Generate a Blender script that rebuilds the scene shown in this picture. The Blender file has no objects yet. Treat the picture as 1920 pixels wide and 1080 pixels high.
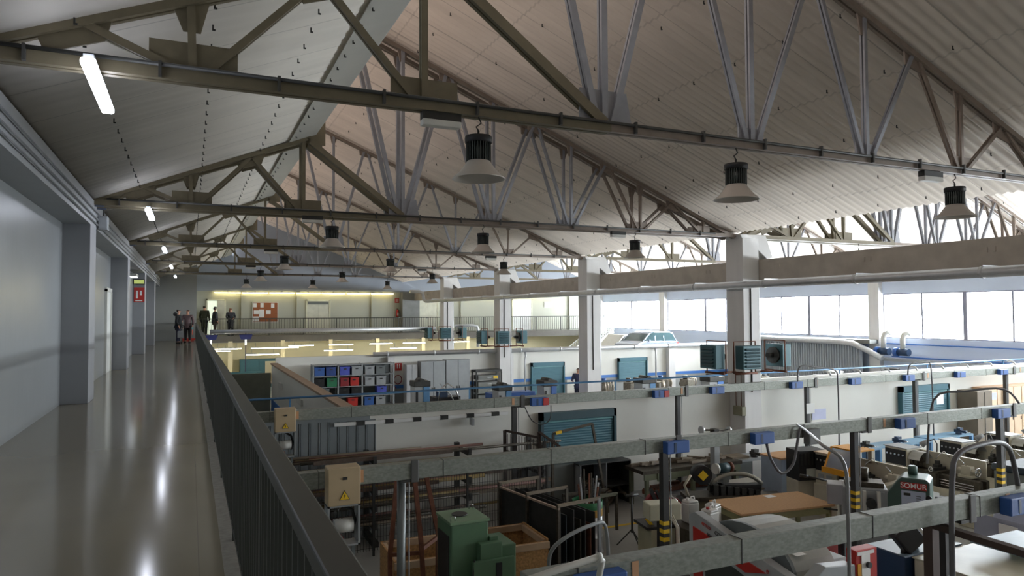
import bpy, bmesh, math, random
from mathutils import Vector, Matrix
random.seed(7)
C = bpy.context.scene.collection
PI = math.pi
# ------------------------------------------------------------------ camera
EYE = 1.55
cam_d = bpy.data.cameras.new('camera'); cam = bpy.data.objects.new('camera', cam_d); C.objects.link(cam)
yaw, pitch, roll = 0.429091913, 0.0342731846, -0.00480713745
f = Vector((math.sin(yaw)*math.cos(pitch), math.cos(yaw)*math.cos(pitch), math.sin(pitch)))
r0 = Vector((math.cos(yaw), -math.sin(yaw), 0)); u0 = r0.cross(f)
r = r0*math.cos(roll) + u0*math.sin(roll); u = -r0*math.sin(roll) + u0*math.cos(roll)
mw = Matrix.Identity(4)
for i in range(3):
    mw[i][0] = r[i]; mw[i][1] = u[i]; mw[i][2] = -f[i]
mw[2][3] = EYE
cam.matrix_world = mw
cam_d.sensor_width = 36; cam_d.lens = 36*1318.02/1920; cam_d.clip_end = 300; cam_d.clip_start = .05
bpy.context.scene.camera = cam
# ------------------------------------------------------------------ world, exposure
S = bpy.context.scene
S.view_settings.view_transform = 'Standard'; S.view_settings.look = 'None'
S.view_settings.gamma = 1; S.view_settings.use_curve_mapping = False
S.view_settings.exposure = 1.88
try: S.cycles.use_denoising = True
except Exception: pass
S.cycles.max_bounces = 8; S.cycles.diffuse_bounces = 7; S.cycles.glossy_bounces = 3; S.cycles.transparent_max_bounces = 12
S.cycles.caustics_reflective = False; S.cycles.caustics_refractive = False
S.cycles.sample_clamp_indirect = 6
W = bpy.data.worlds.new('overcast_sky'); S.world = W; W.use_nodes = True
bg = W.node_tree.nodes['Background']; bg.inputs[0].default_value = (.93, .965, 1.0, 1); bg.inputs[1].default_value = 12.0
def portal(loc, sx, sy, rot):
    l = bpy.data.lights.new('daylight_portal', 'AREA'); l.shape = 'RECTANGLE'; l.size = sx; l.size_y = sy
    o = bpy.data.objects.new('daylight_portal', l); C.objects.link(o); o.location = loc; o.rotation_euler = rot
    l.cycles.is_portal = True
portal((29.6, 17.5, 1.3), 2.2, 60, (0, PI/2, 0))
portal((1.8, 17.5, 6.75), 3.6, 60, (0, -PI/2+.28, 0))
portal((17.2, 17.5, 6.75), 3.6, 60, (0, -PI/2+.28, 0))
# ------------------------------------------------------------------ materials
def lin(v):
    v /= 255
    return v/12.92 if v <= .04045 else ((v+.055)/1.055)**2.4
MATS = {}
def mat(name, rgb, rough=.55, metal=0, var=.12, scale=3, emit=0, bump=0, spec=None, alpha=1, coord='Object', stretch=(1,1,1), detail=5):
    if name in MATS: return MATS[name]
    m = bpy.data.materials.new(name); m.use_nodes = True; nt = m.node_tree; n = nt.nodes; p = n['Principled BSDF']
    col = tuple(lin(x) for x in rgb)
    p.inputs['Roughness'].default_value = rough; p.inputs['Metallic'].default_value = metal
    tc = n.new('ShaderNodeTexCoord'); mp = n.new('ShaderNodeMapping'); mp.inputs['Scale'].default_value = stretch
    nt.links.new(tc.outputs[coord], mp.inputs[0])
    no = n.new('ShaderNodeTexNoise'); no.inputs['Scale'].default_value = scale; no.inputs['Detail'].default_value = detail
    nt.links.new(mp.outputs[0], no.inputs['Vector'])
    rp = n.new('ShaderNodeMapRange'); rp.inputs[1].default_value = .3; rp.inputs[2].default_value = .7
    rp.inputs[3].default_value = 1-var; rp.inputs[4].default_value = 1+var*.6
    nt.links.new(no.outputs['Fac'], rp.inputs[0])
    vm = n.new('ShaderNodeVectorMath'); vm.operation = 'SCALE'; vm.inputs[0].default_value = col
    nt.links.new(rp.outputs[0], vm.inputs['Scale']); nt.links.new(vm.outputs[0], p.inputs['Base Color'])
    if emit:
        p.inputs['Emission Color'].default_value = (*col, 1); p.inputs['Emission Strength'].default_value = emit
    if bump:
        b = n.new('ShaderNodeBump'); b.inputs['Strength'].default_value = bump; b.inputs['Distance'].default_value = .01
        nt.links.new(no.outputs['Fac'], b.inputs['Height']); nt.links.new(b.outputs[0], p.inputs['Normal'])
    if alpha < 1: p.inputs['Alpha'].default_value = alpha
    MATS[name] = m; return m
def seams(m, axis, period, width=.012, dark=.72, off=0.0, phase=0):
    """thin darker joints every period metres along an axis, object space"""
    nt = m.node_tree; n = nt.nodes; p = n['Principled BSDF']
    src = p.inputs['Base Color'].links[0].from_socket
    tc = n.new('ShaderNodeTexCoord'); sp = n.new('ShaderNodeSeparateXYZ'); nt.links.new(tc.outputs['Object'], sp.inputs[0])
    a = n.new('ShaderNodeMath'); a.operation = 'ADD'; a.inputs[1].default_value = 1000+phase; nt.links.new(sp.outputs[axis], a.inputs[0])
    md = n.new('ShaderNodeMath'); md.operation = 'MODULO'; md.inputs[1].default_value = period; nt.links.new(a.outputs[0], md.inputs[0])
    lt = n.new('ShaderNodeMath'); lt.operation = 'LESS_THAN'; lt.inputs[1].default_value = width; nt.links.new(md.outputs[0], lt.inputs[0])
    mr = n.new('ShaderNodeMapRange'); mr.inputs[3].default_value = 1; mr.inputs[4].default_value = dark; nt.links.new(lt.outputs[0], mr.inputs[0])
    v = n.new('ShaderNodeVectorMath'); v.operation = 'SCALE'; nt.links.new(src, v.inputs[0]); nt.links.new(mr.outputs[0], v.inputs['Scale'])
    nt.links.new(v.outputs[0], p.inputs['Base Color'])
    return m
wallgrey = seams(mat('wall_panel_grey', (142,146,148), .32, 0, .05, 1.5), 1, .25, .008, .9)
endgrey = mat('end_wall_grey', (142,144,142), .6, 0, .06, .8)
headgrey = mat('header_grey', (150,153,155), .5, 0, .06, 2)
colgrey = mat('column_grey', (140,142,146), .5, 0, .05, 2)
terrazzo = seams(mat('terrazzo', (142,134,114), .13, 0, .05, 1.2, detail=1), 0, 4.0, .006, .75, phase=-.06)
concrete_f = mat('workshop_floor', (168,168,164), .33, 0, .14, 1.2)
curb = mat('curb_concrete', (150,145,134), .7, 0, .2, 20)
roofboard = seams(mat('roof_board', (212,206,196), .75, 0, .07, 1.2, stretch=(.3,2,1)), 1, 1.05, .03, .72)
rooffibre = seams(seams(mat('roof_corrugated', (218,207,195), .8, 0, .1, 1.1, stretch=(.25,2,1)), 1, 1.05, .03, .68), 0, 1.42, .03, .82)
flash = mat('ridge_flashing', (190,188,180), .5, 0, .04, 3)
white = mat('wall_white', (222,221,214), .6, 0, .05, .7)
cream = mat('wall_cream', (226,216,178), .6, 0, .05, .9)
palegreen = mat('balcony_wall_green', (176,178,164), .6, 0, .04, .8)
paleblue = seams(mat('wall_pale_blue', (200,212,232), .5, 0, .04, 1), 2, 1.0, .01, .9)
skirtblue = mat('stripe_blue', (66,118,190), .5, 0, .05, 3)
lowgrey = mat('dado_grey', (150,152,150), .55, 0, .05, 2)
beamconc = mat('beam_concrete', (172,163,152), .8, 0, .12, 3)
colwhite = mat('column_white', (214,213,212), .55, 0, .06, 1.5, stretch=(3,3,.5))
collav = mat('column_paint_lavender', (196,200,222), .55, 0, .04, 2)
olive = mat('steel_olive', (118,109,88), .5, .1, .12, 8)
greysteel = mat("steel_grey_blue", (150,152,158), .42, .3, .1, 8)
brownsteel = mat('steel_brown', (138,125,114), .5, .1, .12, 8)
galv = mat('galvanised', (136,140,132), .55, .3, .25, 22, bump=.05, stretch=(1,1,2))
galvp = mat('silver_pipe', (196,198,200), .35, .5, .08, 5)
railm = mat('railing_paint', (62,64,59), .45, .1, .08, 6)
teal = mat('teal_paint', (62,108,122), .45, .05, .06, 4)
tealdk = mat('teal_dark', (48,78,86), .5, 0, .06, 4)
blue = mat('box_blue', (52,92,158), .45, 0, .06, 5)
dkblue = mat('machine_blue', (38,62,92), .4, 0, .08, 4)
ltblue = mat('bench_blue', (84,132,176), .45, 0, .06, 4)
tealheat = mat('heater_teal', (66,104,112), .5, .1, .08, 5)
beige = mat('beige_paint', (178,158,126), .5, 0, .06, 4)
mbeige = mat('machine_beige', (190,184,166), .45, 0, .08, 4)
mgrey = mat('machine_grey', (150,154,156), .45, 0, .06, 5)
mwhite = mat('machine_white', (206,206,200), .45, 0, .05, 5)
mdgrey = mat('machine_dark_grey', (104,110,110), .45, 0, .06, 5)
green = mat('machine_green', (86,118,90), .45, 0, .08, 4)
dkgreen = mat('machine_dark_green', (72,96,88), .45, 0, .08, 4)
black = mat('black_rubber', (26,26,28), .45, 0, .1, 8)
dark = mat('dark_steel', (58,58,56), .5, .3, .2, 8)
oil = mat('oily_iron', (84,78,68), .45, .5, .3, 18)
rust = mat('rusty_steel', (112,66,46), .75, .1, .3, 12)
rust2 = mat('rusty_bar', (128,116,100), .65, .3, .3, 10, stretch=(.2,1,1))
red = mat('red_paint', (178,44,38), .42, 0, .06, 4)
dkred = mat('dark_red', (134,38,44), .4, 0, .06, 4)
yellow = mat('yellow_paint', (226,186,40), .45, 0, .06, 4)
orange = mat('guard_orange', (224,158,44), .45, 0, .06, 4)
chrome = mat('bright_metal', (200,200,200), .22, .9, .05, 8)
whitep = mat('paper_white', (232,232,230), .7, 0, .03, 4)
osb = mat('osb_board', (186,142,92), .8, 0, .4, 26)
wood = mat('planed_wood', (196,150,104), .6, 0, .12, 5, stretch=(1,6,1))
woodl = mat('pale_wood', (224,200,172), .6, 0, .08, 5)
skin = mat('skin', (206,158,134), .6, 0, .05, 5)
glassm = bpy.data.materials.new('window_glass'); glassm.use_nodes = True
_n = glassm.node_tree.nodes; _n.clear(); _o = _n.new('ShaderNodeOutputMaterial'); _t = _n.new('ShaderNodeBsdfTransparent'); _g = _n.new('ShaderNodeBsdfGlossy'); _m = _n.new('ShaderNodeMixShader'); _l = _n.new('ShaderNodeLayerWeight')
_t.inputs[0].default_value = (.93,.95,.96,1); _g.inputs['Roughness'].default_value = .08; _l.inputs[0].default_value = .12
glassm.node_tree.links.new(_l.outputs['Fresnel'], _m.inputs[0]); glassm.node_tree.links.new(_t.outputs[0], _m.inputs[1]); glassm.node_tree.links.new(_g.outputs[0], _m.inputs[2]); glassm.node_tree.links.new(_m.outputs[0], _o.inputs[0])
clear = glassm
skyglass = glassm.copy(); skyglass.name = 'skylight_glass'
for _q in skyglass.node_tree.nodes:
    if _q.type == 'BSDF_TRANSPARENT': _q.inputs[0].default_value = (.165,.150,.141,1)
tube_lit = mat('tube_daylight', (235,240,255), .4, 0, 0, emit=6.5)
tube_warm = mat('tube_warm', (255,236,170), .4, 0, 0, emit=5)
tube_off = mat('tube_off', (220,220,215), .4)
# ------------------------------------------------------------------ mesh builder
class B:
    def __init__(s): s.bm = bmesh.new(); s.mi = 0
    def _set(s, fs, m):
        for q in fs: q.material_index = m
    def box(s, x0,x1,y0,y1,z0,z1, m=0, M=None):
        v = [Vector((x,y,z)) for z in (z0,z1) for y in (y0,y1) for x in (x0,x1)]
        if M is not None: v = [M @ q for q in v]
        v = [s.bm.verts.new(q) for q in v]
        fs = [s.bm.faces.new([v[i] for i in q]) for q in ((0,2,3,1),(4,5,7,6),(0,1,5,4),(2,6,7,3),(0,4,6,2),(1,3,7,5))]
        s._set(fs, m); return s
    def cb(s, c, sz, m=0, rz=0, ry=0, rx=0):
        M = Matrix.Translation(c) @ Matrix.Rotation(rz,4,'Z') @ Matrix.Rotation(ry,4,'Y') @ Matrix.Rotation(rx,4,'X')
        a,b,d = (q/2 for q in sz); return s.box(-a,a,-b,b,-d,d,m,M)
    def _frame(s, p, q):
        d = (q-p); L = d.length; d = d/L if L else Vector((0,0,1))
        up = Vector((0,1,0)) if abs(d.y) < .9 else Vector((1,0,0))
        a = up.cross(d).normalized(); b = d.cross(a).normalized(); return d,a,b,L
    def bar(s, p, q, w, h, m=0):
        p=Vector(p);q=Vector(q); d,a,b,L = s._frame(p,q)   # w across (perp to world Y), h along ~Y
        M = Matrix(((a.x,b.x,d.x,p.x),(a.y,b.y,d.y,p.y),(a.z,b.z,d.z,p.z),(0,0,0,1)))
        return s.box(-w/2,w/2,-h/2,h/2,0,L,m,M)
    def cyl(s, p, q, r1, n=12, m=0, r2=None, caps=True):
        p=Vector(p);q=Vector(q); d,a,b,L = s._frame(p,q); r2 = r1 if r2 is None else r2
        A=[s.bm.verts.new(p+(a*math.cos(t)+b*math.sin(t))*r1) for t in (2*PI*i/n for i in range(n))]
        Bv=[s.bm.verts.new(q+(a*math.cos(t)+b*math.sin(t))*r2) for t in (2*PI*i/n for i in range(n))]
        fs=[s.bm.faces.new((A[i],A[(i+1)%n],Bv[(i+1)%n],Bv[i])) for i in range(n)]
        for q_ in fs: q_.smooth = True
        if caps: fs += [s.bm.faces.new(A[::-1]), s.bm.faces.new(Bv)]
        s._set(fs,m); return s
    def tube(s, pts, r, n=8, m=0):
        pts=[Vector(p) for p in pts]; rings=[]; prev=None
        for i,p in enumerate(pts):
            d = (pts[min(i+1,len(pts)-1)]-pts[max(i-1,0)]).normalized()
            if prev is None:
                up = Vector((0,0,1)) if abs(d.z)<.9 else Vector((1,0,0)); a = up.cross(d).normalized()
            else: a = (prev - d*prev.dot(d)).normalized()
            b = d.cross(a); prev = a
            rings.append([s.bm.verts.new(p+(a*math.cos(t)+b*math.sin(t))*r) for t in (2*PI*k/n for k in range(n))])
        fs=[]
        for A,Bv in zip(rings,rings[1:]):
            for k in range(n):
                q_=s.bm.faces.new((A[k],A[(k+1)%n],Bv[(k+1)%n],Bv[k])); q_.smooth=True; fs.append(q_)
        fs += [s.bm.faces.new(rings[0][::-1]), s.bm.faces.new(rings[-1])]
        s._set(fs,m); return s
    def lathe(s, prof, c=(0,0,0), n=20, m=0, caps=True):
        c=Vector(c); rings=[]
        for (r_,z) in prof: rings.append([s.bm.verts.new(c+Vector((r_*math.cos(2*PI*k/n), r_*math.sin(2*PI*k/n), z))) for k in range(n)])
        fs=[]
        for A,Bv in zip(rings,rings[1:]):
            for k in range(n):
                q_=s.bm.faces.new((A[k],A[(k+1)%n],Bv[(k+1)%n],Bv[k])); q_.smooth=True; fs.append(q_)
        if caps: fs += [s.bm.faces.new(rings[0][::-1]), s.bm.faces.new(rings[-1])]
        s._set(fs,m); return s
    def prism(s, pts, axis, a, b, m=0):
        """pts 2-D polygon; axis 0:(y,z) 1:(x,z) 2:(x,y), from a to b"""
        def P3(u_,v_,t):
            return Vector(((t,u_,v_),(u_,t,v_),(u_,v_,t))[axis])
        A=[s.bm.verts.new(P3(*p,a)) for p in pts]; Bv=[s.bm.verts.new(P3(*p,b)) for p in pts]; n=len(pts)
        fs=[s.bm.faces.new((A[i],A[(i+1)%n],Bv[(i+1)%n],Bv[i])) for i in range(n)]+[s.bm.faces.new(A[::-1]),s.bm.faces.new(Bv)]
        s._set(fs,m); return s
    def ob(s, name, mats, parent=None, bev=0, loc=None, label=None):
        bmesh.ops.recalc_face_normals(s.bm, faces=s.bm.faces)
        me = bpy.data.meshes.new(name); s.bm.to_mesh(me); s.bm.free()
        if not isinstance(mats,(list,tuple)): mats=[mats]
        for m in mats: me.materials.append(m)
        o = bpy.data.objects.new(name, me); C.objects.link(o)
        if parent is not None: o.parent = parent
        if loc: o.location = loc
        if bev:
            b = o.modifiers.new('bevel','BEVEL'); b.width = bev; b.segments = 2; b.limit_method = 'ANGLE'
        if label: o['label'] = label
        return o
def tag(o, label=None, cat=None, group=None, kind=None):
    if label: o['label']=label
    if cat: o['category']=cat
    if group: o['group']=group
    if kind: o['kind']=kind
    return o
def thing(name, label, cat, loc=(0,0,0), rz=0, group=None):
    o = bpy.data.objects.new(name, None); C.objects.link(o); o.empty_display_size=.1
    o.location = loc; o.rotation_euler=(0,0,rz); return tag(o,label,cat,group)
def copy_tree(o, parent=None, label=None):
    c=o.copy(); C.objects.link(c)
    if parent is not None: c.parent=parent
    if label: c['label']=label
    for ch in list(o.children): copy_tree(ch,c)
    return c
def struct(b, name, mats, parent=None, bev=0):
    o=b.ob(name,mats,parent,bev); o['kind']='structure'; return o
def text(name, s, size, m, parent, loc, rot, ext=.002, font=None):
    cu=bpy.data.curves.new(name,'FONT'); cu.body=s; cu.size=size; cu.extrude=ext; cu.align_x='CENTER'; cu.align_y='CENTER'; cu.offset=size*.012
    t=bpy.data.objects.new(name,cu); C.objects.link(t)
    dg=bpy.context.evaluated_depsgraph_get(); me=bpy.data.meshes.new_from_object(t.evaluated_get(dg)); bpy.data.objects.remove(t)
    me.materials.clear(); me.materials.append(m); o=bpy.data.objects.new(name,me); C.objects.link(o); o.parent=parent; o.location=loc; o.rotation_euler=rot; return o
ORD=['first','second','third','fourth','fifth','sixth','seventh','eighth','ninth','tenth','eleventh','twelfth','thirteenth','fourteenth','fifteenth']
FZ=-3.05
YK=[6.6+8.1*k for k in range(6)]
# ------------------------------------------------------------------ setting: floors
struct(B().box(-2.2,29.6,-12,47.4,FZ-.2,FZ),'floor',concrete_f)
struct(B().box(-2.1,.20,-12,45.0,-.32,0),'floor_walkway',terrazzo)
struct(B().box(.20,.36,-12,45.0,-.36,0),'trim_1',curb)
struct(B().box(.30,29.2,45.35,47.1,-.20,.2),'floor_balcony',[mat('balcony_slab_backlit',(98,95,88),.7)])  # slab colour darkened to stand in for the shade on its backlit edge
b=B()
for (p,q) in (((7.2,4.1),(9.8,3.9)),((6.2,4.9),(6.9,4.9))): b.box(p[0],q[0],p[1]-.05,p[1]+.05,FZ,FZ+.004)
b.box(11.6,16.5,7.45,7.55,FZ,FZ+.004); b.box(11.6,11.7,4.0,7.5,FZ,FZ+.004); b.box(8,24,12.9,13.0,FZ,FZ+.004)
struct(b,'floor_marking',yellow)
# walls
struct(B().box(-2.2,-2.02,-12,45.2,0,3.75),'wall_left',wallgrey)
struct(B().box(-2.02,.33,45.0,45.2,0,4.7),'wall_end',endgrey)
struct(B().box(-.4,.33,44.97,45.0,0,.12),'baseboard_end',red)
struct(B().box(.18,.30,45.2,47.3,FZ-.1,5.0),'wall_end_return',palegreen)
struct(B().box(-2.05,-1.6,-12,45,3.12,3.6),'beam_left',headgrey)
struct(B().box(-2.2,-1.98,-12,45,3.6,3.72),'trim_2',headgrey)
# wall under the walkway
struct(B().box(-.1,.1,-12,45,FZ,-.32),'wall_under_walkway',mat('under_wall',(120,122,118),.7))
def roofz1(x): return 3.60+.42*(x+1.6)
def roofz2(x): return 7.63-.4077*(x-3.5)
# back wall, full height with the saw-tooth profile
struct(B().box(.33,29.4,47.1,47.3,-.12,2.95),'wall_back',palegreen)
struct(B().box(-2.2,29.5,47.1,47.3,2.95,8.4),'wall_back_gable',mat('gable_blue_grey',(150,158,170),.6,0,.05,.8))
struct(B().box(.33,29.4,47.12,47.3,FZ,-.12),'wall_back_lower',cream)
struct(B().box(-2.2,29.5,-12.2,-12,FZ,8.4),'wall_front',mat('front_wall',(150,150,148),.7))
# right wall with windows
b=B(); b.box(29.2,29.45,-12,47.1,FZ,.28).box(29.2,29.45,-12,47.1,2.32,3.7)
struct(b,'wall_right',paleblue)
wn=0
pil=[-9.6,-1.5]+YK
for i,yk in enumerate(YK+[-1.5,-9.6]):
    struct(B().box(28.95,29.5,yk-.28,yk+.28,FZ,3.7),'trim_3' if i==0 else 'trim_3.%03d'%i,colwhite)
mull=mat('mullion_aluminium',(150,150,165),.4,.3)
for i in range(len(pil)-1):
    a,c=pil[i]+.28,pil[i+1]-.28; wn+=1
    fr=B(); fr.box(29.28,29.36,a,c,.28,.33).box(29.28,29.36,a,c,2.27,2.32)
    w4=(c-a)/4
    for k in range(5): 
        t=.085 if k==2 else .035
        y=a+w4*k; fr.box(29.27,29.37,y-t,y+t,.28,2.32)
    o=struct(fr,'window_%d'%wn,mull)
    for k in range(4):
        g=B().box(29.315,29.325,a+w4*k+.03,a+w4*(k+1)-.03,.33,2.27).ob('pane',glassm,o)
# ------------------------------------------------------------------ roof sheets (real corrugation)
def sheet(name,x0,z0,x1,z1,ya,yb,pitch,amp,mt,th=.02):
    b=B(); bm=b.bm; n=int((yb-ya)/pitch*6); L=math.hypot(x1-x0,z1-z0); nx,nz=-(z1-z0)/L,(x1-x0)/L
    if nz<0: nx,nz=-nx,-nz
    rows=[]
    for i in range(n+1):
        y=ya+(yb-ya)*i/n; h=amp*math.sin(2*PI*(y-ya)/pitch)
        rows.append([bm.verts.new((x+nx*(h+t),y,z+nz*(h+t))) for (x,z) in ((x0,z0),(x1,z1)) for t in (0,th)])
    for A,D in zip(rows,rows[1:]):
        for (p,q) in ((0,2),(3,1),(2,3),(1,0)):
            fc=bm.faces.new((A[p],A[q],D[q],D[p])); fc.smooth=True
    o=b.ob(name,mt); o['kind']='structure'; return o
def hooks(parent,x0,z0,x1,z1,cols,ya=-1.5,yb=46.8,step=1.05):
    b=B()
    for i,t in enumerate(cols):
        x=x0+(x1-x0)*t; z=z0+(z1-z0)*t; y=ya+.3*(i%2)
        while y<yb:
            b.box(x-.007,x+.007,y-.007,y+.007,z-.06,z-.01); b.box(x-.007,x+.022,y-.007,y+.007,z-.066,z-.052); y+=step
    o=b.ob('hook_bolt',dark,parent); o['kind']='stuff'
def laps(parent,x0,z0,x1,z1,cols,dz=-.026):
    b=B(); L=math.hypot(x1-x0,z1-z0); dx,dzz=(x1-x0)/L,(z1-z0)/L
    for t in cols:
        x=x0+(x1-x0)*t; z=z0+(z1-z0)*t
        b.prism([(x,z+dz),(x+dx*.12,z+dzz*.12+dz),(x+dx*.12,z+dzz*.12+dz-.006),(x,z+dz-.010)],1,-12,47)
    o=b.ob('lap_joint',rooffibre,parent); o['kind']='structure'
for s,off in enumerate((0,15.4)):
    a=sheet('ceiling_aisle' if s==0 else 'ceiling_aisle.001',(-2.15 if s==0 else -1.7)+off,roofz1(-2.15)+.03 if s==0 else 3.78,2.15+off,roofz1(2.15),-12,47.1,.26,.005,roofboard)
    hooks(a,-2.15+off,roofz1(-2.15)+.01,2.15+off,roofz1(2.15)-.01,(.3,.54,.78,.93),step=.53)
    f_=B().prism([(1.78+off,roofz1(1.78)-.035),(2.30+off,roofz1(2.30)-.035),(2.32+off,roofz1(2.30)-.02),(1.78+off,roofz1(1.78)-.02)],1,-12,47.1)
    o=f_.ob('ridge_flashing',flash,a); o['kind']='structure'
    a=sheet('ceiling_main' if s==0 else 'ceiling_main.001',2.75+off,roofz2(2.75),13.28+off,roofz2(13.28),-12,47.1,.177,.017,rooffibre)
    hooks(a,2.75+off,roofz2(2.75),13.28+off,roofz2(13.28),(.04,.16,.28,.40,.52,.64,.76,.88,.97))
    # saw-tooth glazing between the two sheets
    g0=Vector((2.22+off,0,roofz1(2.2)+.03)); g1=Vector((2.80+off,0,roofz2(2.8)-.05))
    fr=B(); 
    for t in (0,.5,1):
        p=g0.lerp(g1,t); fr.box(p.x-.03,p.x+.03,-12,47,p.z-.03,p.z+.03)
    y=-12
    while y<47.01:
        fr.bar((g0.x,y,g0.z),(g1.x,y,g1.z),.05,.04); y+=1.0
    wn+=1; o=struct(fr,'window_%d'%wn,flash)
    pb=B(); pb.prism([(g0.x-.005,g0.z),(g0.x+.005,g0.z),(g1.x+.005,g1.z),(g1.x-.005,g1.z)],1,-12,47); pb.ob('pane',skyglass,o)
# valley gutters
struct(B().box(13.2,13.75,-12,47.1,3.74,3.77),'trim_4',flash)
struct(B().box(28.6,29.5,-12,47.2,3.66,3.75),'ceiling_edge',flash)
# ------------------------------------------------------------------ left side columns
for i,(a,c) in enumerate(((6.1,6.9),(14.2,15.0),(22.35,23.1),(30.5,31.3),(38.6,39.4))):
    struct(B().box(-2.03,-1.6,a,c,0,3.13),'column_left' if i==0 else 'column_left.%03d'%i,colgrey,bev=.01)
# doorway between second and third column
b=B(); b.box(-2.03,-1.96,20.9,21.0,0,2.2).box(-2.03,-1.96,22.1,22.2,0,2.2).box(-2.03,-1.96,20.9,22.2,2.14,2.24)
d1=struct(b,'door_1',mwhite); B().box(-2.025,-1.99,21.0,22.1,0,2.15).ob('leaf',mat('door_leaf_white',(222,224,220),.4),d1)
# conduits along the header
b=B()
for z in (3.2,3.3,3.42): b.cyl((-1.575,-3,z),(-1.575,44.9,z),.014,6)
tag(b.ob('conduit_run',mat('conduit_grey',(112,114,116),.45,.2)),'three thin grey conduits running along the header above the walkway','conduit')
def elecbox(name,label,c,sz,m,cat='junction box'):
    t=thing(name,label,cat,c); a,b_,d=(q/2 for q in sz)
    B().box(-a,a,-b_,b_,-d,d).ob('body',m,t,bev=.01)
    B().box(-a*.8,a*.8,-b_-.012,-b_,-d*.8,d*.8).ob('cover',m,t,bev=.004)
    B().cyl((0,0,d),(0,0,d+.22),.012,6).ob('cable_entry',dark,t); return t
elecbox('junction_box','pale grey junction box on the header by the second truss seat',(-1.50,15.15,3.25),(.16,.22,.26),mgrey)
# ------------------------------------------------------------------ roof trusses
def truss(name,label,y,twin=False,lattice_only=False):
    t=thing(name,label,'roof truss',(0,0,0),0,'steel roof trusses')
    return t
def build_truss():
    t=thing('roof_truss','','roof truss')
    def dbl(p,q,w,h,m,gap=.03,nm='strut'):
        b=B(); b.bar((p[0],-(h/2+gap/2),p[1]),(q[0],-(h/2+gap/2),q[1]),w,h); b.bar((p[0],(h/2+gap/2),p[1]),(q[0],(h/2+gap/2),q[1]),w,h)
        return b.ob(nm,m,t)
    zc=3.58
    dbl((-1.75,zc),(4.2,zc),.10,.06,olive,.03,'bottom_chord'); dbl((4.2,zc),(13.6,zc),.09,.055,brownsteel,.03,'bottom_chord')
    dbl((-1.75,3.56),(2.14,5.10),.08,.05,olive,.03,'top_chord')
    dbl((2.14,5.12),(2.92,7.72),.10,.05,olive,.03,'glazing_post')
    dbl((2.85,roofz2(2.85)-.12),(13.3,roofz2(13.3)-.10),.08,.05,brownsteel,.03,'top_chord')
    L=[((-.9,3.95),(0,zc)),((0,zc),(-.02,4.2)),((0.06,zc),(1.05,4.62)),((1.1,4.62),(2.02,zc)),((2.07,zc),(2.07,5.05))]
    for p,q in L: dbl(p,q,.065,.035,olive,.02)
    dbl((2.2,5.05),(4.14,zc+.05),.11,.05,olive,.02)
    def tz(x): return roofz2(x)-.14
    for p,q in [((4.05,zc),(3.1,tz(3.1))),((4.14,zc),(4.14,tz(4.14))),((4.23,zc),(5.12,tz(5.12)))]: dbl(p,q,.075,.04,greysteel,.02)
    for c,l,r_ in ((6.27,5.25,7.3),(8.3,7.42,9.25),(10.29,9.4,11.25)):
        w={6.27:.065,8.3:.055,10.29:.05}[c]; m={6.27:greysteel,8.3:greysteel,10.29:brownsteel}[c]
        for p,q in [((c-.07,zc),(l,tz(l))),((c,zc),(c,tz(c))),((c+.07,zc),(r_,tz(r_)))]: dbl(p,q,w,.03,m,.02)
    dbl((11.35,tz(11.35)),(12.2,zc),.05,.03,brownsteel,.02); dbl((12.28,zc),(12.28,tz(12.28)),.05,.03,brownsteel,.02)
    def plate(pts,m=olive):
        B().prism(pts,1,-.012,.012).ob('gusset_plate',m,t)
    plate([(-.34,zc+.02),(.36,zc+.02),(.36,zc+.30),(-.34,zc+.30)])
    plate([(1.74,zc+.02),(2.42,zc+.02),(2.42,zc+.27),(1.74,zc+.27)])
    sl=.395
    plate([(-1.15,3.80),(-.60,4.02),(-.66,3.80),(-1.08,3.64)])
    plate([(-.16,4.18),(.14,4.30),(.06,3.98),(-.08,3.98)])
    plate([(.82,4.56),(1.34,4.77),(1.26,4.52),(.92,4.40)])
    plate([(3.84,zc),(4.52,zc),(4.44,zc+.42),(3.84,zc+.42)],greysteel)
    plate([(2.05,5.02),(2.5,5.0),(2.5,5.55),(2.15,5.35)],olive)
    plate([(-1.78,3.50),(-1.45,3.50),(-1.45,3.70),(-1.78,3.62)],mat('plate_blue_grey',(96,104,122),.5))
    for c in (6.27,8.3,10.29,12.28): plate([(c-.2,zc),(c+.2,zc),(c+.2,zc+.22),(c-.2,zc+.22)],greysteel if c<9 else brownsteel)
    for x in (5.18,7.36,9.33,11.3):
        z=roofz2(x)-.08; plate([(x-.22,z+.06),(x+.22,z-.12),(x+.16,z-.26),(x-.20,z-.16)],brownsteel)
    for x in (4.14,6.27,8.3,10.29): 
        z=roofz2(x)-.1; plate([(x-.12,z+.02),(x+.12,z-.06),(x+.04,z-.28),(x-.06,z-.28)],brownsteel)
    plate([(12.9,zc-.05),(13.5,zc-.05),(13.5,3.52),(13.1,3.66),(12.9,3.75)],brownsteel)
    return t
tr0=build_truss(); first=True
for s in range(2):
    for k in range(5):
        lab=('%s steel roof truss of the hall beside the walkway'%ORD[k]) if s==0 else ('%s steel roof truss of the hall by the window wall'%ORD[k])
        if first: t=tr0; tr0['label']=lab; first=False
        else: t=copy_tree(tr0,None,lab)
        t['category']='truss'; t['group']='steel roof trusses of the two saw-tooth halls'
        t.location=(15.4*s,YK[k],0)
    # doubled truss at the expansion joint
    t=copy_tree(tr0,None,'twin steel truss just behind the second one '+('by the walkway hall' if s==0 else 'by the window hall')); t.location=(15.4*s,YK[1]+.38,0)
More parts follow.
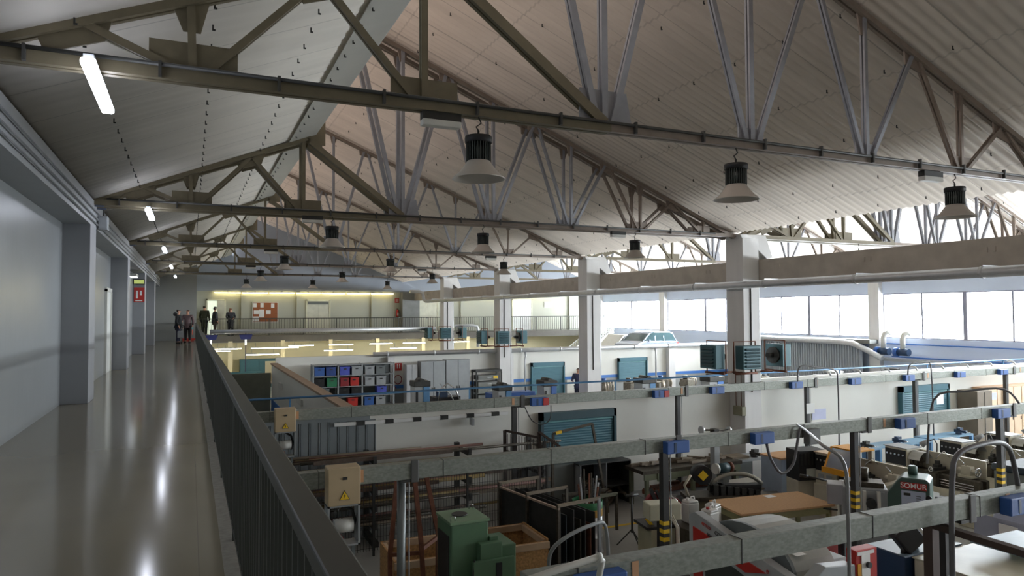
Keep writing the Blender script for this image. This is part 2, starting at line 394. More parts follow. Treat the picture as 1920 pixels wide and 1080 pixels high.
# conduit on the first bottom chord
for k in (0,1,2,3,4):
    b=B(); b.cyl((-1.4,-.10,3.64),(12.6,-.10,3.60),.018,6)
    x=-1.2
    while x<12.6: b.box(x-.012,x+.012,-.125,-.08,3.53,3.66); x+=.95
    o=b.ob('cable_conduit',mat('conduit_dark',(74,74,72),.5,.3)); o.location=(0,YK[k],0)
    tag(o,'thin cable conduits strapped along the bottom chord of the %s truss'%ORD[k],'conduit','conduits on the truss bottom chords')
# ------------------------------------------------------------------ high-bay lamps
def build_lamp():
    t=thing('high_bay_lamp','','ceiling lamp')
    b=B(); b.tube([(0,0,.50),(.03,0,.44),(-.02,.01,.40),(0,0,.36)],.008,6); b.cyl((0,0,.36),(0,0,.26),.012,6); b.tube([(-.10,0,.17),(-.09,0,.24),(0,0,.28),(.09,0,.24),(.10,0,.17)],.007,6)
    b.ob('chain',dark,t)
    B().lathe([(.09,.30),(.135,.30),(.14,.285),(.14,.235),(.128,.23)][::-1],n=20).ob('driver_housing',black,t)
    b=B(); b.cyl((0,0,.05),(0,0,.235),.095,20)
    for k in range(28):
        a=2*PI*k/28; b.cb((.11*math.cos(a),.11*math.sin(a),.14),(.035,.006,.185),0,a)
    b.ob('heat_sink',mat('heat_sink',(92,98,96),.35,.6),t)
    b=B(); b.lathe([(.112,.05),(.125,.03),(.20,-.07),(.265,-.125),(.272,-.135),(.262,-.135),(.195,-.078),(.12,.02),(.10,.04)],n=32,caps=False); b.ob('reflector',mat('reflector',(196,190,182),.4,.15,.05),t)
    B().cyl((0,0,.03),(0,0,.04),.11,20).ob('lens',tube_off,t)
    return t
lp=build_lamp(); n=0
for s in range(2):
    for k in range(5):
        for j,x in enumerate((2.64,6.0,10.1)):
            lab='high-bay lamp with flared reflector, %s along the %s truss of the %s hall'%(ORD[j],ORD[k],'walkway' if s==0 else 'window')
            t=lp if n==0 else copy_tree(lp,None,lab); t['label']=lab; t['category']='lamp'; t['group']='high-bay lamps under the trusses'
            t.location=(x+15.4*s,YK[k]-.03,3.03); n+=1
# emergency light boxes on the chord
for k in range(4):
  for j,x in enumerate((2.25,9.62)):
    t=thing('emergency_light','flat emergency light box under the %s truss, %s'%(ORD[k],'over the hall near the walkway' if j==0 else 'over the far part of the hall'),'light',(x,YK[k],3.42),0,'emergency lights on the trusses')
    B().box(-.2,.2,-.05,.05,.03,.11).ob('housing',dark,t); B().box(-.2,.2,-.055,.055,-.03,.035).ob('diffuser',tube_off,t,bev=.01)
# walkway fluorescent fittings
for k in range(5):
    t=thing('tube_light','lit batten light hung lengthwise over the walkway under the %s truss'%ORD[k],'lamp',(-.7,YK[k],3.43),0,'lit battens over the walkway')
    B().box(-.035,.035,-.66,.66,0,.035).ob('housing',mgrey,t)
    B().box(-.052,.052,-.70,.70,-.06,0).ob('diffuser',tube_lit,t,bev=.02)
    b=B(); b.cyl((0,.1,.03),(0,.1,.10),.01,6); b.cyl((0,-.1,.03),(0,-.1,.10),.01,6); b.ob('hanger',dark,t)
# ------------------------------------------------------------------ railings
def railing(name,label,p,q,h,step,first_n=100):
    p=Vector(p);q=Vector(q);L=(q-p).length; t=thing(name,label,'railing',p,math.atan2(q.y-p.y,q.x-p.x))
    B().box(0,L,-.04,.04,h-.05,h).ob('handrail',railm,t,bev=.006)
    B().box(0,L,-.02,.02,.07,.10).ob('bottom_rail',railm,t)
    b=B(); x=0
    n=int(L/step); proto=B().box(-.008,.008,-.02,.02,.10,h-.05).ob('baluster',railm,t)
    rest=B()
    for i in range(n+1):
        if i%12==0:
            pass
        if i<first_n:
            o=proto if i==0 else proto.copy()
            if i: C.objects.link(o); o.parent=t
            o.location=(i*step,0,0)
        else: rest.box(i*step-.008,i*step+.008,-.02,.02,.10,h-.05)
    if n>=first_n:
        o=rest.ob('baluster',railm,t); o['kind']='stuff'
    x=0; pp=None
    while x<=L+.01:
        if pp is None: pp=B().box(-.02,.02,-.02,.02,0,h-.05).ob('post',railm,t); o=pp
        else: o=pp.copy(); C.objects.link(o); o.parent=t
        o.location=(x,0,0); x+=2.03
    return t
railing('walkway_railing','long dark grey steel railing beside the polished walkway',(.295,-2.9,0),(.295,44.95,0),1.02,.12)
railing('balcony_railing','dark steel railing along the balcony in front of the lit far wall',(.34,45.42,.2),(28.9,45.42,.2),1.05,.16)
# ------------------------------------------------------------------ central columns and beam
for i,yk in enumerate(YK[:5]):
    b=B(); b.box(13.36,13.92,yk-.27,yk+.38,FZ,3.5)
    b.prism([(13.36,3.5),(13.92,3.5),(13.92,3.2),(14.25,2.95),(14.45,3.0),(14.2,3.6),(13.3,3.6)],1,yk-.25,yk+.36)
    o=struct(b,'column_centre' if i==0 else 'column_centre.%03d'%i,colwhite,bev=.012)
    c2=B().cyl((13.97,yk-.16,FZ),(13.97,yk-.16,3.0),.045,10).ob('downpipe',galvp,o); c2['kind']='structure'
    c3=B().cyl((13.60,yk-.285,-.6),(13.60,yk-.285,2.3),.018,6).ob('conduit',dark,o); c3['kind']='structure'
b=B(); b.box(13.93,14.30,-12,47.1,2.36,2.93)
y=-2.5
while y<46: b.box(13.915,13.93,y,y+.06,2.66,2.76); b.box(13.915,13.93,y+.16,y+.22,2.66,2.76); y+=2.7
bm_=struct(b,'beam_centre',beamconc)
b=B(); b.cyl((13.23,-2,2.24),(13.23,41.5,2.24),.10,14); b.tube([(13.23,41.4,2.24),(13.23,41.7,2.24),(13.15,41.9,2.35),(13.1,41.95,2.75),(12.9,42,2.85),(12.3,42,2.85)],.10,12)
y=0
while y<41: b.cyl((13.23,y,2.24),(13.23,y+.06,2.24),.112,14); b.box(13.22,13.92,y+.02,y+.04,2.33,2.37); y+=2.7
tag(b.ob('air_duct',galvp),'long silver air duct running beside the concrete beam','duct')
for i,y in enumerate((8.1,10.9,16.7,19.5,24.9,27.6,32.6,35.6)):
    t=thing('cable_tray_bracket','rusty steel tray bracket bolted below the concrete beam, %s along'%ORD[i],'bracket',(14.1,y,2.21),0,'rusty brackets below the beam')
    B().box(-.28,.3,-.9,.9,0,.05).ob('plate',rust,t)
    for yy in (-.7,-.1,.5): B().box(-.2,.2,yy-.1,yy+.1,.05,.14).ob('clamp',dark,t)
# ------------------------------------------------------------------ partition walls of the workshop
b=B(); b.box(3.5,13.6,15.0,15.16,FZ,-.55); b.box(13.6,29.2,15.0,15.16,FZ,-.40); b.box(13.6,29.2,14.97,15.19,-.40,-.34)
struct(b,'wall_workshop',white)
b=B(); x=.12
while x<3.5:
    b.prism([(x,15.0),(x+.015,14.975),(x+.165,14.975),(x+.18,15.0),(x+.18,15.03),(x,15.03)],2,FZ,-.72).box(x+.176,x+.197,14.965,15.03,FZ,-.72); x+=.195
b.box(.1,3.5,14.95,15.1,-.72,-.60)
struct(b,'wall_corrugated',mat('corrugated_grey',(138,145,148),.45,.2,.08,3))
struct(B().box(3.12,3.32,15.16,31.1,FZ,-.60),'wall_office_side',white)
struct(B().box(3.08,3.36,15.16,31.1,-.60,-.54),'trim_5',mat('wall_cap_wood',(164,140,118),.7,0,.1,4,stretch=(1,.2,1)))
struct(B().box(3.10,3.12,15.2,31.0,FZ,FZ+1.05),'baseboard_office',skirtblue)
b=B()
for (a,c) in ((27.2,28.0),(22.0,23.0)): b.box(3.05,3.12,a,c,-1.25,-1.05)
o=struct(b,'window_20',mwhite)
o=struct(B().box(3.07,3.13,19.4,20.6,FZ,-1.15),'door_2',mdgrey)
struct(B().box(.1,3.1,31.15,31.3,FZ,-.95),'wall_low_green',mat('low_wall_green',(124,128,116),.6))
b=B(); b.box(3.3,29.2,31.2,31.36,-1.72,-.45); b.box(3.3,29.2,31.17,31.4,-.45,-.33)
struct(b,'wall_store',white)
struct(B().box(3.3,29.2,31.19,31.2,-1.87,-1.72),'trim_6',skirtblue); 
b=B(); b.box(3.3,17.3,31.2,31.36,FZ,-1.87); b.box(18.3,29.2,31.2,31.36,FZ,-1.87); struct(b,'wall_store_dado',lowgrey)
struct(B().box(8.05,8.35,30.95,31.2,FZ,-.45),'column_store',colwhite); struct(B().box(13.9,14.2,30.9,31.2,FZ,-.45),'column_store.001',colwhite); struct(B().box(23.4,23.8,30.9,31.2,FZ,-.45),'column_store.002',colwhite)
# pipes on wall tops
b=B(); b.cyl((7.4,31.04,-.30),(28.9,31.04,-.30),.105,12)
x=8
while x<28: b.cyl((x,31.04,-.30),(x+.07,31.04,-.30),.122,12); x+=2.2
b.tube([(14.9,31.05,-.40),(14.9,31.0,-.6),(14.85,31.0,-.8),(14.85,31.0,-2.2)],.045,8); b.tube([(22.6,31.05,-.40),(22.6,31.0,-.6),(22.6,31.0,-.8),(22.6,31.0,-2.0)],.045,8)
tag(b.ob('wall_pipe',galvp),'silver pipe with couplings running along the top of the far partition wall','pipe')
b=B(); b.cyl((1.0,16.05,-.30),(29,16.05,-.30),.024,8)
x=2
while x<28.5:
    b.box(x-.015,x+.015,16.06,16.09,FZ,-.28); x+=4.2
tag(b.ob('compressed_air_pipe',ltblue),'thin light blue compressed air pipe just behind the workshop wall top','pipe')
hk=None
for i in range(11):
    if hk is None:
        hk=B().tube([(0,-.02,.08),(.03,-.10,.10),(.05,-.2,.07),(.06,-.26,-.02)],.028,8).ob('suction_elbow',galvp); o=hk
    else: o=hk.copy(); C.objects.link(o)
    o.location=(15.6+1.25*i,15.02,-.31)
    tag(o,'short silver elbow curving off the workshop wall top, %s from the central column'%ORD[i],'pipe elbow','silver elbows on the wall top')
b=B(); b.cyl((.9,38.9,.62),(12.9,38.9,.62),.11,12); b.tube([(14.1,38.9,.75),(15.2,38.9,.78),(15.5,38.9,.70),(15.56,38.9,.5),(15.56,38.9,-.5)],.09,10)
tag(b.ob('ventilation_pipe',galvp),'pale ventilation pipe crossing in front of the balcony','pipe')
# corrugated cladding by the windows, duct above
b=B(); y=23.2
while y<31.1:
    b.prism([(28.62,y),(28.54,y+.04),(28.54,y+.11),(28.62,y+.15),(28.66,y+.15),(28.66,y)],2,FZ,.02); y+=.15
b2=struct(b,'wall_cladding',mat('cladding_silver',(166,172,178),.4,.35,.06,3))
struct(B().box(28.4,29.2,22.6,31.15,.02,.20),'trim_7',mat('cladding_cap',(120,122,118),.5))
b=B(); b.tube([(28.3,31.1,.06),(28.3,24.2,.06),(28.3,23.4,.0),(28.3,22.6,-.3),(28.3,21.9,-.62)],.13,14)
tag(b.ob('air_duct',galvp),'silver duct elbowing down above the ribbed cladding by the windows','duct')
for i,y in enumerate((22.0,21.05)):
    t=thing('extractor_fan','blue extractor fan motor with a curved white duct, %s'%('beside the ribbed cladding' if i==0 else 'next to the plain wall'),'fan',(28.55,y,-.30),0,'extractor fans by the windows')
    B().cyl((0,-.28,0),(0,.28,0),.16,14).ob('motor',dkblue,t)
    B().cyl((-.05,.22,0),(-.05,.36,0),.2,16).ob('impeller_housing',blue,t)
    B().tube([(-.02,0,.15),(-.02,0,.6),(.0,-.05,.78),(.1,-.15,.86),(.22,-.2,.80)],.11,12).ob('outlet',mwhite,t)
b=B(); b.cyl((29.1,-2,.03),(29.1,22.3,.03),.03,8); b.cyl((29.08,-2,-.55),(29.08,22,-.55),.03,8)
tag(b.ob('air_line',skirtblue),'thin blue air line along the pale wall under the windows','pipe')
b=B(); b.box(28.75,29.2,-3,22.5,-.75,-.62); struct(b,'trim_8',mat('ledge_grey',(172,176,180),.5))
# ------------------------------------------------------------------ galvanised trunking lines on posts
def seg_trunk(name,label,y,x0,x1,posts,boxes,step=1.55,striped=True):
    t=thing(name,label,'trunking',(0,y,0),0,'galvanised trunking lines across the workshop')
    b=B(); b.box(x0,x1,-.075,.075,-.53,-.33); b.ob('trunk',galv,t,bev=.006)
    b=B(); x=x0+.4
    while x<x1: b.box(x-.004,x+.004,-.079,.079,-.534,-.326); x+=step
    b.ob('joint_seam',dark,t)
    x=x0+.9
    while x<x1: B().box(x-.03,x+.03,-.08,-.074,-.50,-.35).ob('sticker',mat('sticker_peach',(196,150,112),.6),t,label='small peach coloured sticker'); x+=4.6
    for x in posts:
        p=(B().box(x-.05,x+.05,.09,.19,FZ,-.36) if x!=2.46 else B().cyl((x,.14,FZ),(x,.14,-.36),.055,16)).ob('post',mat('post_dark',(64,64,64),.5,.2) if x!=2.46 else mat('post_steel',(120,124,124),.4,.5),t)
        B().box(x-.07,x+.07,-.09,.20,-.56,-.53).ob('saddle',dark,p)
        B().box(x+.06,x+.16,-.10,-.078,-.57,-.29).ob('clamp_plate',mat('clamp_grey',(92,92,90),.5,.2),p,bev=.03)
        if striped and x!=2.46:
            for k in range(3): B().box(x-.053,x+.053,.087,.193,-1.90+.12*k,-1.84+.12*k).ob('stripe_band',yellow,p,label='yellow hazard band')
        c=B().tube([(x+.09,.10,FZ),(x+.09,.10,-.55)],.009,6).ob('cable',mgrey,p)
    for (x,redone) in boxes:
        q=thing_part=B().box(x-.20,x+.20,-.20,-.078,-.54,-.36).ob('socket_box',blue,t,bev=.012,label='blue socket box')
        B().box(x-.08,x-.04,-.205,-.2,-.52,-.38).ob('hinge',dkblue,q)
        if redone: B().box(x+.08,x+.22,-.215,-.19,-.53,-.37).ob('switch_cover',red,q)
    return t
seg_trunk('busbar_trunking','galvanised trunking line carried on posts closest to the walkway camera side',4.62,2.2,29,(7.0,11.07,15.1),((2.75,0),(7.75,0),(12.3,0)))
seg_trunk('busbar_trunking','galvanised trunking line on striped posts over the middle of the machine shop',8.65,1.0,29,(2.46,6.53,10.6,14.7),((6.55,0),(8.22,0),(11.55,0),(14.3,0),(17.2,0)))
seg_trunk('busbar_trunking','galvanised trunking line on posts right in front of the white workshop wall',14.25,1.0,29,(6.62,11.14,15.54,20.0,24.44),((7.1,1),(10.4,1),(12.15,0),(14.85,0),(17.1,0),(19.35,0),(21.7,0),(23.85,0)))
def hose(name,label,pts,r_=.018,m=None,g=None,smooth=4):
    P=[Vector(p) for p in pts]; out=[]
    for i in range(len(P)-1):
        a=P[max(i-1,0)];b_=P[i];c=P[i+1];d=P[min(i+2,len(P)-1)]
        for k in range(smooth):
            t=k/smooth; out.append(.5*((2*b_)+(c-a)*t+(2*a-5*b_+4*c-d)*t*t+(-a+3*b_-3*c+d)*t**3))
    out.append(P[-1]); o=B().tube(out,r_,8).ob(name,m or mat('hose_grey',(96,96,98),.5)); return tag(o,label,'hose',g)
# beige switch boxes with warning triangle
def warn(parent,x,y,z,s,rot=(PI/2,0,0)):
    b=B(); b.prism([(x-s,z-s*.85),(x+s,z-s*.85),(x,z+s*.95)],1,y-.004,y); o=b.ob('warning_sign',black,parent)
    b=B(); b.prism([(x-s*.86,z-s*.77),(x+s*.86,z-s*.77),(x,z+s*.78)],1,y-.007,y-.003); b.ob('triangle',yellow,o)
    b=B(); b.prism([(x+.02*s/.06*.5,z+s*.42),(x-s*.16,z-s*.15),(x+s*.0,z-s*.12),(x-s*.05,z-s*.6),(x+s*.2,z-.0*s),(x+s*.04,z-s*.02),(x+s*.14,z+s*.42)],1,y-.009,y-.006); b.ob('lightning_bolt',black,o)
for i,y in enumerate((8.5,14.1)):
    t=thing('switch_box','beige electric switch box with yellow warning triangle on the '+('middle trunking line' if i==0 else 'trunking line before the corrugated wall'),'switch box',(1.66,y,-.46),0)
    B().box(-.19,.19,-.14,.1,-.24,.20).ob('housing',beige,t,bev=.012)
    B().box(-.02,.03,-.155,-.14,.06,.09).ob('lock',dark,t)
    warn(t,0,-.142,-.12,.062)
    f_=B(); f_.box(-.19,-.165,-.12,.10,-.72,-.24).box(.165,.19,-.12,.10,-.72,-.24).box(-.19,.19,-.12,.10,-.26,-.235).box(-.19,.19,-.12,.10,-.72,-.70); f_.ob('frame',mgrey,t)
    B().cyl((-.10,-.02,-.50),(.12,-.02,-.50),.085,16).ob('transformer',mwhite,t); B().box(-.12,.0,-.1,.04,-.69,-.62).ob('terminal_block',dkred,t)
    B().tube([(.02,0,-.27),(.12,0,-.34),(.15,0,-.46),(.12,0,-.6)],.02,8).ob('cable',dark,t)
    bb=B()
    for k in range(3): bb.cyl((-.09+.04*k,-.03,-.42),(-.09+.04*k,-.03,-.26),.006,5)
    bb.ob('lead',dark,t)
    b=B(); b.box(-.14,-.10,.02,.06,FZ+.46,-.72).box(.12,.16,.02,.06,FZ+.46,-.72); b.ob('leg',mdgrey,t)
# heater units on columns
def heater(label,x,y,z,ry,g='teal fan heaters hung around the central columns'):
    t=thing('fan_heater',label,'heater',(x,y,z),ry,g)
    b=B(); b.box(-.30,.30,-.28,.02,-.30,.30); b.ob('casing',tealheat,t,bev=.015)
    b=B()
    for k in range(6): b.cb((0,-.30,-.22+.085*k),(.46,.035,.05),0,0,0,-.5)
    b.ob('louvre',tealdk,t)
    b=B(); b.cyl((0,.02,0),(0,.10,0),.22,18); b.ob('fan_cowl',dark,t); B().cyl((0,.10,0),(0,.26,0),.07,12).ob('motor',dark,t)
    b=B(); b.tube([(-.36,0,-.42),(-.36,0,.40),(.36,0,.40),(.36,0,-.42)],.018,6); b.cyl((-.36,-.05,-.42),(.36,-.05,-.42),.03,6); b.cyl((0,.1,-.42),(0,.5,-.42),.025,6); b.ob('hanger',rust,t)
    return t
for i,yk in ((1,14.7),(3,30.9),(4,39.0)):
    nm={1:'second',3:'fourth',4:'fifth'}[i]
    heater('teal louvred fan heater facing the walkway on the %s central column'%nm,13.05 if i==1 else 13.3,yk-.62,.36,0)
    heater('teal fan heater seen side-on, beside the %s central column towards the walkway'%nm,12.35 if i==1 else 12.55,yk-.35,.38,-PI/2)
    heater('teal fan heater seen side-on, beyond the %s central column towards the windows'%nm,14.35,yk-.35,.36,PI/2)
t=thing('wall_lamp_box','olive floodlight box hung on two rods on the second central column','floodlight',(13.32,14.62,-1.1))
B().box(-.07,.07,-.2,.15,-.12,.12).ob('housing',mat('olive_box',(132,130,108),.5),t,bev=.01); B().cyl((0,.1,.12),(0,.1,1.05),.01,6).ob('rod',rust,t); B().cyl((0,-.1,.12),(0,-.1,1.05),.01,6).ob('rod',rust,t)
# ------------------------------------------------------------------ people
def limb(name,chain,rad,m,parent,sub=2):
    """one continuous skinned surface: chain = vertices, edges implied by (parent index)"""
    me=bpy.data.meshes.new(name); vs=[Vector(p) for p,_ in chain]; me.from_pydata(vs,[(i,p) for i,(v,p) in enumerate(chain) if p is not None],[])
    o=bpy.data.objects.new(name,me); C.objects.link(o); o.parent=parent
    md=o.modifiers.new('skin','SKIN'); md.use_smooth_shade=True
    for i,rr in enumerate(rad):
        sv=me.skin_vertices[0].data[i]; sv.radius=(rr,rr) if not isinstance(rr,tuple) else rr; sv.use_root=(i==0)
    sb=o.modifiers.new('sub','SUBSURF'); sb.levels=sb.render_levels=sub
    me.materials.append(m); return o
def person(label,loc,rz,h,coat,legs,hairm,shoe,coat_len=.78,arm='down',hair='short',cap=None,bag=None):
    """height 1 model scaled by h; faces local -y"""
    t=thing('person',label,'person',loc,rz); s=h
    def V(x,y,z): return (x*s,y*s,z*s)
    if arm=='down': la=[(.125,.0,.80),(.155,.01,.63),(.150,-.05,.50)]; ra=[(-.125,.0,.80),(-.155,.01,.63),(-.150,-.05,.50)]
    elif arm=='front': la=[(.125,0,.80),(.160,-.01,.65),(.06,-.12,.62)]; ra=[(-.125,0,.80),(-.160,-.01,.65),(-.04,-.13,.60)]
    else: la=[(.125,.0,.80),(.155,.01,.63),(.150,-.05,.50)]; ra=[(-.125,0,.80),(-.155,-.04,.66),(-.13,-.17,.64)]
    # body: head, neck, torso, arms with hands, legs - one surface
    ch=[(V(0,0,.52),None),(V(0,0,.66),0),(V(0,.0,.79),1),(V(0,.0,.855),2),(V(0,-.008,.90),3),(V(0,-.008,.955),4),
        (V(*la[0]),2),(V(*la[1]),6),(V(*la[2]),7),(V(*ra[0]),2),(V(*ra[1]),9),(V(*ra[2]),10),
        (V(.055,0,.48),0),(V(.06,-.01,.27),12),(V(.062,.01,.045),13),(V(.068,-.06,.02),14),
        (V(-.055,0,.48),0),(V(-.06,.0,.27),16),(V(-.062,.015,.045),17),(V(-.068,-.055,.02),18)]
    hl=V(la[2][0],la[2][1]-.02,la[2][2]-.045); hr_=V(ra[2][0],ra[2][1]-.02,ra[2][2]-.045)
    if arm!='down': hr_=V(ra[2][0]+.02,ra[2][1]-.045,ra[2][2])
    if arm=='front': hl=V(la[2][0]-.03,la[2][1]-.035,la[2][2])
    ch+= [(hl,8),(hr_,11)]
    rad=[.075,.07,.06,.028,.042,.044,.032,.024,.016,.032,.024,.016,.05,.033,.022,.02,.05,.033,.022,.02,.018,.018]
    body=limb('body',ch,[q*s for q in rad],skin,t)
    for hx,base in ((1,hl),(-1,hr_)):
        fb=B()
        for k in range(4):
            x=base[0]+(k-1.5)*.010*s; fb.tube([(x,base[1],base[2]),(x,base[1]-.004*s,base[2]-.022*s),(x,base[1]-.014*s,base[2]-.036*s+abs(k-1.4)*.003*s)],.0046*s,5)
        fb.tube([(base[0]-hx*.016*s,base[1],base[2]+.012*s),(base[0]-hx*.026*s,base[1]-.01*s,base[2]-.008*s)],.005*s,5)
        fb.ob('fingers',skin,t)
    fb=B(); fb.cyl(V(0,-.052,.932),V(0,-.066,.922),.008*s,6,0,.005*s); 
    for sx in (-1,1): fb.cyl(V(sx*.046,0,.93),V(sx*.052,0,.945),.011*s,8)
    fb.ob('nose_and_ears',skin,t)
    e=B()
    for sx in (-1,1): e.cyl(V(sx*.018,-.049,.942),V(sx*.018,-.053,.942),.0055*s,6)
    e.cyl(V(-.014,-.049,.905),V(.014,-.049,.905),.003*s,5); e.ob('eyes_and_mouth',dark,t)
    cz=.86-coat_len*.0-.0; low=.86-(coat_len-.40)
    # coat
    cc=[(V(0,0,.55),None),(V(0,0,.68),0),(V(0,0,.79),1),(V(0,0,.835),2),
        (V(la[0][0]*.98,la[0][1],la[0][2]+.005),2),(V(*la[1]),4),(V(la[2][0],la[2][1],la[2][2]+.015),5),
        (V(ra[0][0]*.98,ra[0][1],ra[0][2]+.005),2),(V(*ra[1]),7),(V(ra[2][0],ra[2][1],ra[2][2]+.015),8),(V(0,0,low),0)]
    limb('coat',cc,[q*s for q in (.105,.10,.085,.045,.045,.036,.028,.045,.036,.028,.11)],coat,t)
    lc=[(V(0,0,.50),None),(V(.056,0,.46),0),(V(.06,-.01,.27),1),(V(.062,.01,.05),2),(V(-.056,0,.46),0),(V(-.06,0,.27),4),(V(-.062,.015,.05),5)]
    limb('trousers',lc,[q*s for q in (.085,.062,.046,.036,.062,.046,.036)],legs,t)
    for sx,yy in ((1,.0),(-1,.005)): 
        B().box(sx*.065*s-.026*s,sx*.065*s+.026*s,(-.09+yy)*s,(.04+yy)*s,0,.045*s).ob('shoe',shoe,t,bev=.012)
    hb=B()
    if cap is not None:
        hb.lathe([(.052*s,.955*s),(.055*s,.975*s),(.045*s,.998*s),(.01*s,1.006*s)],(0,-.006*s,0),14); hb.box(-.03*s,.03*s,-.095*s,-.04*s,.957*s,.963*s); hb.ob('cap',cap,t)
        hb=B(); hb.lathe([(.047*s,.90*s),(.051*s,.93*s),(.05*s,.957*s)],(0,.006*s,0),14,caps=False); hb.ob('hair',hairm,t)
    else:
        limb('hair',[(V(0,.004,.975),None),(V(0,.018,.945),0),(V(0,.028,.905 if hair=='short' else .88),1)]+([(V(0,.03,.80),2)] if hair=='long' else []),[q*s for q in ((.046,.05,.036) if hair=='short' else (.048,.055,.056,.045))],hairm,t)
    if bag: bag(t,s)
    return t
def cl(n,c): return mat('cloth_'+n,c,.85,0,.15,25)
hairb=mat('hair_dark',(48,36,32),.6,0,.2,30); hairr=mat('hair_auburn',(128,78,52),.6,0,.2,30); hairbr=mat('hair_brown',(104,66,50),.6,0,.2,30)
def bag1(t,s):
    b=B(); b.tube([(-.14*s,-.07*s,.46*s),(-.15*s,-.10*s,.38*s),(-.14*s,-.12*s,.46*s)],.004,5); b.ob('bag_handle',whitep,t)
    B().cb((-.15*s,-.09*s,.27*s),(.05,.26,.34),0,.3).ob('carrier_bag',mat('bag_grey',(150,154,158),.6),t,bev=.03)
def bag2(t,s):
    o=B().cb((.16*s,-.10*s,.33*s),(.05,.16,.34),0,.2).ob('shopping_bag',mat('bag_white_red',(226,120,104),.5),t,bev=.02,label='white and red shopping bag'); B().cb((.16*s,-.10*s,.43*s),(.055,.165,.12),0,.2).ob('bag_band',mat('bag_cyan',(120,190,200),.5),o)
def pack(t,s): B().cb((0,.095*s,.85*s),(.26,.16,.20)).ob('hood',cl('black',(32,34,36)),t,bev=.08)
person('person in black padded jacket with raised hood roll and blue jeans on the walkway',(-.55,40.4,0),math.radians(75),1.80,cl('black',(32,34,36)),cl('jeans',(44,46,66)),hairb,black,bag=lambda t,s:(pack(t,s),bag1(t,s)))
person('person in grey and red checked jacket holding a shopping bag on the walkway',(-.12,41.6,0),math.radians(-15),1.78,cl('checked',(104,86,88)),cl('dark_trousers',(44,40,44)),hairbr,black,coat_len=.84,arm='hold',bag=bag2)
person('person in long dark green coat facing the lit doorway on the balcony',(.78,46.3,.2),math.radians(150),1.84,cl('dark_green',(48,50,34)),cl('black',(32,34,36)),hairb,black,coat_len=1.0)
person('person in flat cap and grey jacket by the lit doorway on the balcony',(1.36,46.15,.2),math.radians(100),1.76,cl('slate',(52,54,60)),cl('brown_trousers',(70,60,52)),hairb,black,cap=dark)
person('person with auburn hair in a dark coat on the balcony before the pinboard',(2.24,46.2,.2),math.radians(20),1.70,cl('charcoal',(42,44,50)),cl('black',(32,34,36)),hairr,black,coat_len=1.02,arm='front',hair='long')
person('person in navy overalls walking out of the far workshop doorway',(17.55,30.5,FZ),math.radians(-40),1.84,cl('navy',(58,62,92)),cl('navy_trousers',(50,54,78)),hairb,black,arm='hold')
person('person in a white and yellow top standing within the far workshop doorway',(18.02,31.0,FZ),math.radians(-20),1.72,cl('cream_top',(220,200,150)),cl('dark_trousers',(44,40,44)),hairb,black)
# ------------------------------------------------------------------ balcony wall fittings
def door(n,x0,x1,z0,z1,y,leafm,opened=None,m=None):
    b=B(); b.box(x0-.08,x0,y-.06,y,z0,z1+.08).box(x1,x1+.08,y-.06,y,z0,z1+.08).box(x0-.08,x1+.08,y-.06,y,z1,z1+.08)
    o=struct(b,'door_%d'%n,m or mat('door_frame_cream',(224,224,200),.5))
    if opened is None:
        B().box(x0,(x0+x1)/2-.004,y-.04,y-.01,z0,z1).ob('leaf',leafm,o); B().box((x0+x1)/2+.004,x1,y-.04,y-.01,z0,z1).ob('leaf',leafm,o)
        B().box((x0+x1)/2-.12,(x0+x1)/2-.04,y-.07,y-.04,z0+.95,z0+.99).ob('handle',chrome,o)
    return o
dl=mat('door_leaf_cream',(214,214,196),.5)
d=door(3,.96,1.92,.2,2.36,47.1,dl,opened=1)
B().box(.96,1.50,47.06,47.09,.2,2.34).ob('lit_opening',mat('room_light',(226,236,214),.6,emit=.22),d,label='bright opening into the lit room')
B().box(1.50,1.92,47.02,47.06,.2,2.34).ob('leaf',dl,d)
door(4,6.9,8.3,.2,2.34,47.1,dl); door(5,14.4,15.75,.2,2.40,47.1,dl); door(6,21.6,23.1,.2,2.42,47.1,mat('door_leaf_white2',(232,234,230),.4))
struct(B().box(6.95,8.25,47.0,47.05,2.12,2.3),'trim_9',mdgrey)
for i,x in enumerate((3.0,6.35,11.2,13.6,17.6,20.6,26.4)): struct(B().box(x-.12,x+.12,46.98,47.1,.2,2.9),'trim_10' if i==0 else 'trim_10.%03d'%i,palegreen)
for i in range(7):
    x=1.3+1.62*i
    t=thing('strip_light','lit warm strip light above the balcony wall, %s from the walkway end'%ORD[i],'lamp',(x+.78,46.9,2.83),0,'warm strip lights over the balcony')
    B().box(-.78,.78,-.04,.04,.03,.07).ob('housing',mwhite,t); B().cyl((-.76,0,0),(.76,0,0),.022,10).ob('tube',tube_warm,t); B().box(-.02,.02,-.01,.19,.07,.12).ob('bracket',mgrey,t)
for i in range(5):
    x=16.0+1.9*i
    t=thing('strip_light','lit warm strip light above the balcony wall beyond the column line, %s along'%ORD[i],'lamp',(x,46.9,2.80),0,'warm strip lights beyond the columns')
    B().box(-.78,.78,-.04,.04,.03,.07).ob('housing',mwhite,t); B().cyl((-.76,0,0),(.76,0,0),.022,10).ob('tube',tube_warm,t); B().box(-.02,.02,-.01,.19,.07,.12).ob('bracket',mgrey,t)
t=thing('pinboard','brown cork pinboard with paper notices on the balcony wall','notice board',(4.32,47.04,1.62))
B().box(-.78,.78,-.02,.05,-.64,.64).ob('frame',mwhite,t); B().box(-.73,.73,-.03,-.02,-.60,.60).ob('cork',mat('cork',(158,96,62),.9,0,.2,30),t)
